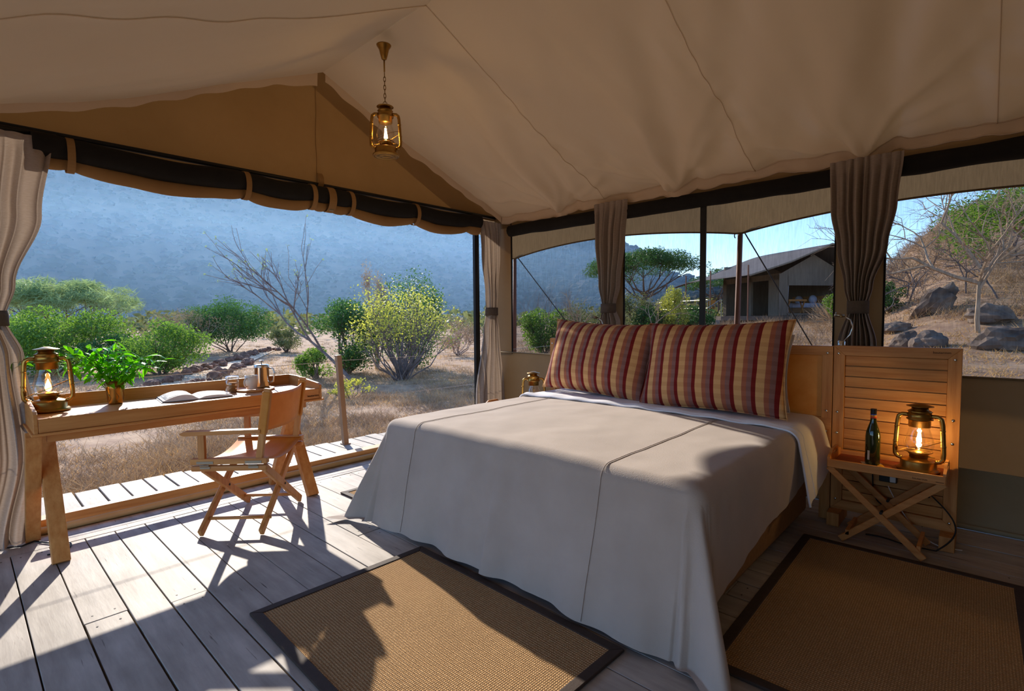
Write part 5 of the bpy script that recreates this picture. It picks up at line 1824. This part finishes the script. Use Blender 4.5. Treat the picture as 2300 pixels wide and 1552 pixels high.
def grass(name, label, m, n_tuft, blades, amin, amax, rmin, rmax, h, wid, lean, clump):
    mb = MB()
    for _ in range(n_tuft):
        a = random.uniform(amin, amax)
        r_ = rmin*(rmax/rmin)**random.random()
        p = pol(a, r_)
        if -5.45 < p.x < 1.7 and -2 < p.y < 9.1 and p.x < -4.4:
            continue
        if -4.5 < p.x < 1.7 and p.y < 4.9:
            continue
        dens = nz3(p.x*0.5, p.y*0.5, 3)
        if dens < -0.5:
            continue
        hh = h*random.uniform(0.5, 1.3)*(0.8+0.5*dens)
        for _b in range(blades):
            b = p+Vector((random.gauss(0, clump), random.gauss(0, clump), -0.02))
            d = Vector((random.gauss(0, lean), random.gauss(0, lean), 1)).normalized()
            s = Vector((random.uniform(-1, 1), random.uniform(-1, 1), 0)).normalized()*wid*(1+r_*0.035)
            l_ = hh*random.uniform(0.5, 1.2)
            tip = b+d*l_+Vector((d.x, d.y, 0))*l_*0.35
            mb.add([b-s, b+s, tip], [(0, 1, 2)])
    o = mb.build(name, m)
    tag(o, label, 'grass', kind='stuff')


grass('dry_grass', 'dry straw-coloured grass on the open ground beyond the walkway', 'dry_straw', 8500, 11, -97, -43, 5.8, 34, 0.13, 0.0055, 1.1, 0.12)
grass('dry_twigs', 'low grey-mauve twig scrub on the open ground beyond the walkway', 'dry_mauve', 4200, 30, -97, -43, 5.8, 42, 0.17, 0.0032, 1.2, 0.09)
grass('dry_brush', 'tangled dry mauve brush close to the board walkway', 'dry_mauve', 900, 46, -97, -43, 5.9, 17, 0.34, 0.0035, 1.1, 0.12)
grass('slope_grass', 'golden dry grass on the slope outside the screened windows', 'dry_straw', 5000, 11, -42, 9, 7.0, 34, 0.17, 0.006, 0.9, 0.12)
grass('slope_twigs', 'grey-brown twiggy undergrowth on the slope outside the windows', 'dry_mauve', 1500, 24, -42, 9, 16.0, 60, 0.55, 0.005, 0.9, 0.16)

# far flat of scrub before the hill
mb = MB()
for _ in range(300):
    a = random.uniform(-98, -15)
    r_ = random.uniform(38, 120)
    p = pol(a, r_)
    s = random.uniform(0.8, 2.2)
    for _k in range(55):
        d = rnd_dir()
        add_leaf(mb, p+Vector((d.x*s, d.y*s, s*0.45+d.z*s*0.55)), s*0.35, None, 0.5)
o = mb.build('valley_scrub', 'leaf_olive')
tag(o, 'grey-green scrub filling the valley floor before the hill', 'scrub', kind='stuff')
mb = MB()
for _ in range(240):
    a = random.uniform(-12, 8)
    r_ = random.uniform(22, 60)
    p = pol(a, r_)
    s = random.uniform(0.5, 1.2)
    for _k in range(60):
        d = rnd_dir()
        d.z = abs(d.z)
        add_leaf(mb, p+Vector((d.x*s*0.6, d.y*s*0.6, d.z*s*0.8)), s*0.8, (d+rnd_dir()*0.5).normalized(), 0.03)
o = mb.build('slope_scrub', 'dry_mauve')
tag(o, 'tangled leafless brush covering the slope behind the boulders', 'scrub', kind='stuff')

# fence along the walkway
random.seed(2)
fence = thing('cable_fence', 'square tan fence post with thin steel cables along the walkway', 'fence', (-5.16, 2.87, -0.02))
for yy in (-1.2, 2.87, 6.9):
    MB().bar((-5.16, yy, -0.02), (-5.16, yy-0.06, 0.96), 0.055, 0.055, (0, 1, 0)).build('post', 'post_paint', fence, bevel=0.004, world=True)
    MB().box(-5.20, -5.12, yy-0.04, yy+0.04, -0.02, -0.008).build('base_plate', 'post_paint', fence, world=True)
for zz in (0.90, 0.47):
    MB().tube([(-5.16, y_, zz-0.02*math.sin(PI*((y_+1.2)/4.07 % 1))) for y_ in [lerp(-1.2, 6.9, i/40) for i in range(41)]], 0.0028, 5).build('cable', 'cable', fence, world=True)

# ------------------------------------------------------------------ the neighbouring tent
TA = R(-15.7)
td = Vector((math.sin(TA), math.cos(TA), 0))
tr_ = Vector((math.cos(TA), -math.sin(TA), 0))
c40, s40 = math.cos(R(40)), math.sin(R(40))
tn = (-td*c40+tr_*s40)
tw = (tr_*c40+td*s40)
P0 = td*30.0
P0.z = 1.32
nb = thing('safari_tent', 'neighbouring safari tent with grey roof on a timber deck', 'tent', P0)


def T(w, n_, z):
    """local to the tent: w along the gable front, n_ outward from the gable, z above its floor"""
    return tw*w+tn*n_+Vector((0, 0, z))


def tbox(mb, w0, w1, n0, n1, z0, z1):
    vs_ = [T(w0, n0, z0), T(w1, n0, z0), T(w1, n1, z0), T(w0, n1, z0), T(w0, n0, z1), T(w1, n0, z1), T(w1, n1, z1), T(w0, n1, z1)]
    return mb.add(vs_, [(0, 3, 2, 1), (4, 5, 6, 7), (0, 1, 5, 4), (1, 2, 6, 5), (2, 3, 7, 6), (3, 0, 4, 7)])


W4, LN = 4.2, 6.2
tbox(MB(), -3.4, W4+0.1, -LN, 0.12, -0.22, -0.02).build('deck', 'tent_timber', nb)
for k in range(7):
    for n_ in (0.0, -3.0, -6.0):
        w_ = -3.2+k*1.2
        b_ = T(w_, n_, 0)
        gz = ground_z(b_.x+P0.x, b_.y+P0.y)-P0.z-0.1
        tbox(MB(), w_-0.06, w_+0.06, n_-0.06, n_+0.06, min(gz, -0.4), -0.2).build('deck_post', 'tent_timber', nb)
# walls: gable front with wide window, long side with door and window
gf = MB()
tbox(gf, 0, 0.55, -0.03, 0.03, 0, 2.1)
tbox(gf, W4-0.35, W4, -0.03, 0.03, 0, 2.1)
tbox(gf, 0.5, W4-0.3, -0.03, 0.03, 0, 0.12)
tbox(gf, 0.5, W4-0.3, -0.03, 0.03, 1.55, 2.1)
gf.add([T(0, 0, 2.1), T(W4, 0, 2.1), T(W4/2, 0, 3.15)], [(0, 1, 2)])
gf.build('gable_wall', 'tent_canvas', nb)
tbox(MB(), 0, 0.05, -0.75, 0, 0, 2.1).build('side_wall', 'tent_canvas', nb)
tbox(MB(), 0, 0.05, -2.4, -2.1, 0, 2.1).build('side_wall', 'tent_canvas', nb)
tbox(MB(), 0, 0.05, -4.6, -4.3, 0, 2.1).build('side_wall', 'tent_canvas', nb)
tbox(MB(), 0, 0.05, -4.6, 0, 1.85, 2.15).build('side_wall', 'tent_canvas', nb)
tbox(MB(), 0.03, W4-0.03, -4.6, -4.5, 0, 2.9).build('back_wall', 'tent_canvas', nb)
tbox(MB(), W4-0.05, W4, -4.6, 0, 0, 2.1).build('side_wall', 'tent_canvas', nb)
tbox(MB(), 0.02, W4-0.02, -4.55, -0.02, -0.02, 0.0).build('inner_floor', 'tent_timber', nb)
mid_w = W4/2
rz_, ov = 3.55, 1.15


def roofq(w_e, z_e):
    mb = MB()

    def fn(u, v):
        n_ = lerp(ov, -LN-0.9, u)
        w_ = lerp(mid_w, w_e, v)
        dip = 0.10*sstep(0.4, 1.0, u)*u
        return T(w_, n_, lerp(rz_, z_e, v)-0.10*math.sin(PI*v)-dip*4*sstep(0.45, 1, u))
    return mb.grid(fn, 24, 10)


roofq(-2.6, 1.95).build('roof', 'tent_roof', nb, smooth=True, solid=0.02)
roofq(W4+1.5, 2.05).build('roof', 'tent_roof', nb, smooth=True, solid=0.02)
MB().tube([T(-2.6, ov, 1.94), T(-0.3, ov, 2.62), T(mid_w, ov, 3.55)], 0.05, 6).build('verge', 'tent_canvas', nb)
MB().tube([T(W4+1.5, ov, 2.04), T(mid_w, ov, 3.55)], 0.05, 6).build('verge', 'tent_canvas', nb)
for w_, n_, z_ in ((-2.6, ov-0.1, 2.1), (-2.6, -2.0, 2.1), (-2.6, -4.4, 2.0), (-2.6, -6.6, 1.75)):
    MB().tube([T(w_, n_, -0.6), T(w_, n_, z_+0.35)], 0.035, 6).build('roof_pole', 'pole_red', nb)
for n_ in (-0.78, -2.08):
    MB().grid(lambda u, v: T(0.10+0.03*math.sin(u*20), n_-0.35*(1 if n_ < -1 else -1)*u*(0.4+0.6*abs(v-0.4)), lerp(0.02, 1.85, v)), 12, 8).build('door_curtain', 'tent_canvas', nb, smooth=True)
for w_ in (0.62, W4-0.45):
    MB().grid(lambda u, v: T(w_+0.22*(u-0.5)*(0.5+abs(v-0.4)), -0.12+0.03*math.sin(u*18), lerp(0.12, 1.55, v)), 12, 8).build('window_curtain', 'tent_linen', nb, smooth=True)
# railing of the deck
rl_ = thing('deck_railing', 'grey pipe railing along the neighbouring tent deck', 'railing', P0)
for k in range(6):
    n_ = -LN+0.1+k*1.0
    MB().tube([T(-3.35, n_, -0.02), T(-3.35, n_, 0.85)], 0.025, 6).build('baluster', 'zinc', rl_)
for zz in (0.85, 0.42):
    MB().tube([T(-3.35, -LN+0.1, zz), T(-3.35, -1.1, zz)], 0.02, 6).build('rail', 'zinc', rl_)
    MB().tube([T(-3.35, -LN+0.1, zz), T(-0.1, -LN+0.1, zz)], 0.02, 6).build('rail', 'zinc', rl_)
MB().tube([T(-3.35, -0.9, 0.85), T(-4.9, -0.9, -0.1)], 0.022, 6).build('hand_rail', 'zinc', rl_)
MB().tube([T(-3.35, 0.05, 0.85), T(-4.9, 0.05, -0.1)], 0.022, 6).build('hand_rail', 'zinc', rl_)
for n_ in (-0.9, 0.05):
    for (w_, z_) in ((-3.35, 0.85), (-4.85, -0.05)):
        MB().tube([T(w_, n_, -0.9), T(w_, n_, z_)], 0.025, 6).build('baluster', 'zinc', rl_)
stp = thing('deck_steps', 'timber steps leading up to the neighbouring tent deck', 'steps', P0)
for k in range(4):
    tbox(MB(), -3.4-0.35*(k+1), -3.4-0.35*k, -0.9, 0.05, -0.22-0.20*(k+1), -0.20*(k+1)+0.0).build('step', 'deck_grey', stp)
# furniture of the neighbouring tent
nbed = thing('bed', 'white-made bed inside the neighbouring tent', 'bed', P0)
tbox(MB(), 1.5, 3.3, -2.6, -0.7, 0.15, 0.40).build('base', 'bed_base', nbed)
tbox(MB(), 1.48, 3.32, -2.6, -0.68, 0.40, 0.66).build('bedding', 'tent_linen', nbed, bevel=0.06)
tbox(MB(), 3.36, 3.45, -2.9, -0.4, 0.1, 1.05).build('headboard', 'teak_x', nbed)
for n_ in (-1.1, -2.1):
    pw = thing('pillow', 'white pillow standing on the bed inside the neighbouring tent', 'pillow', P0, 0, 'pillows in the neighbouring tent')
    q = T(3.1, n_, 0.86)
    MB().ball((q.x, q.y, q.z), 0.20, 0.30, 0.24, 12, 8).build('case', 'tent_linen', pw, smooth=True)
ndk = thing('writing_desk', 'small wooden desk inside the neighbouring tent window', 'desk', P0)
tbox(MB(), 0.75, 1.85, -0.55, -0.15, 0.74, 0.84).build('desk_top', 'oak_x', ndk)
for w_ in (0.85, 1.75):
    MB().bar(T(w_, -0.5, 0.0), T(w_, -0.2, 0.75), 0.05, 0.05).build('leg', 'oak_z', ndk)
    MB().bar(T(w_, -0.2, 0.0), T(w_, -0.5, 0.75), 0.05, 0.05).build('leg', 'oak_z', ndk)
for k, (w_, n_) in enumerate(((-1.9, -3.2), (-1.4, -4.2))):
    fc = thing('folding_chair', 'tan folding chair on the neighbouring tent deck', 'chair', P0, 0, 'chairs on the neighbouring deck')
    tbox(MB(), w_-0.25, w_+0.25, n_-0.25, n_+0.25, 0.44, 0.48).build('seat', 'leather_tan', fc)
    tbox(MB(), w_+0.22, w_+0.26, n_-0.25, n_+0.25, 0.62, 0.90).build('backrest', 'leather_tan', fc)
    for sy in (-1, 1):
        MB().bar(T(w_-0.22, n_+sy*0.22, 0), T(w_+0.22, n_+sy*0.22, 0.45), 0.03, 0.04).build('leg', 'oak_z', fc)
        MB().bar(T(w_+0.22, n_+sy*0.22, 0), T(w_-0.22, n_+sy*0.22, 0.45), 0.03, 0.04).build('leg', 'oak_z', fc)
        MB().bar(T(w_+0.24, n_+sy*0.24, 0.44), T(w_+0.24, n_+sy*0.24, 0.92), 0.03, 0.04).build('back_post', 'oak_z', fc)
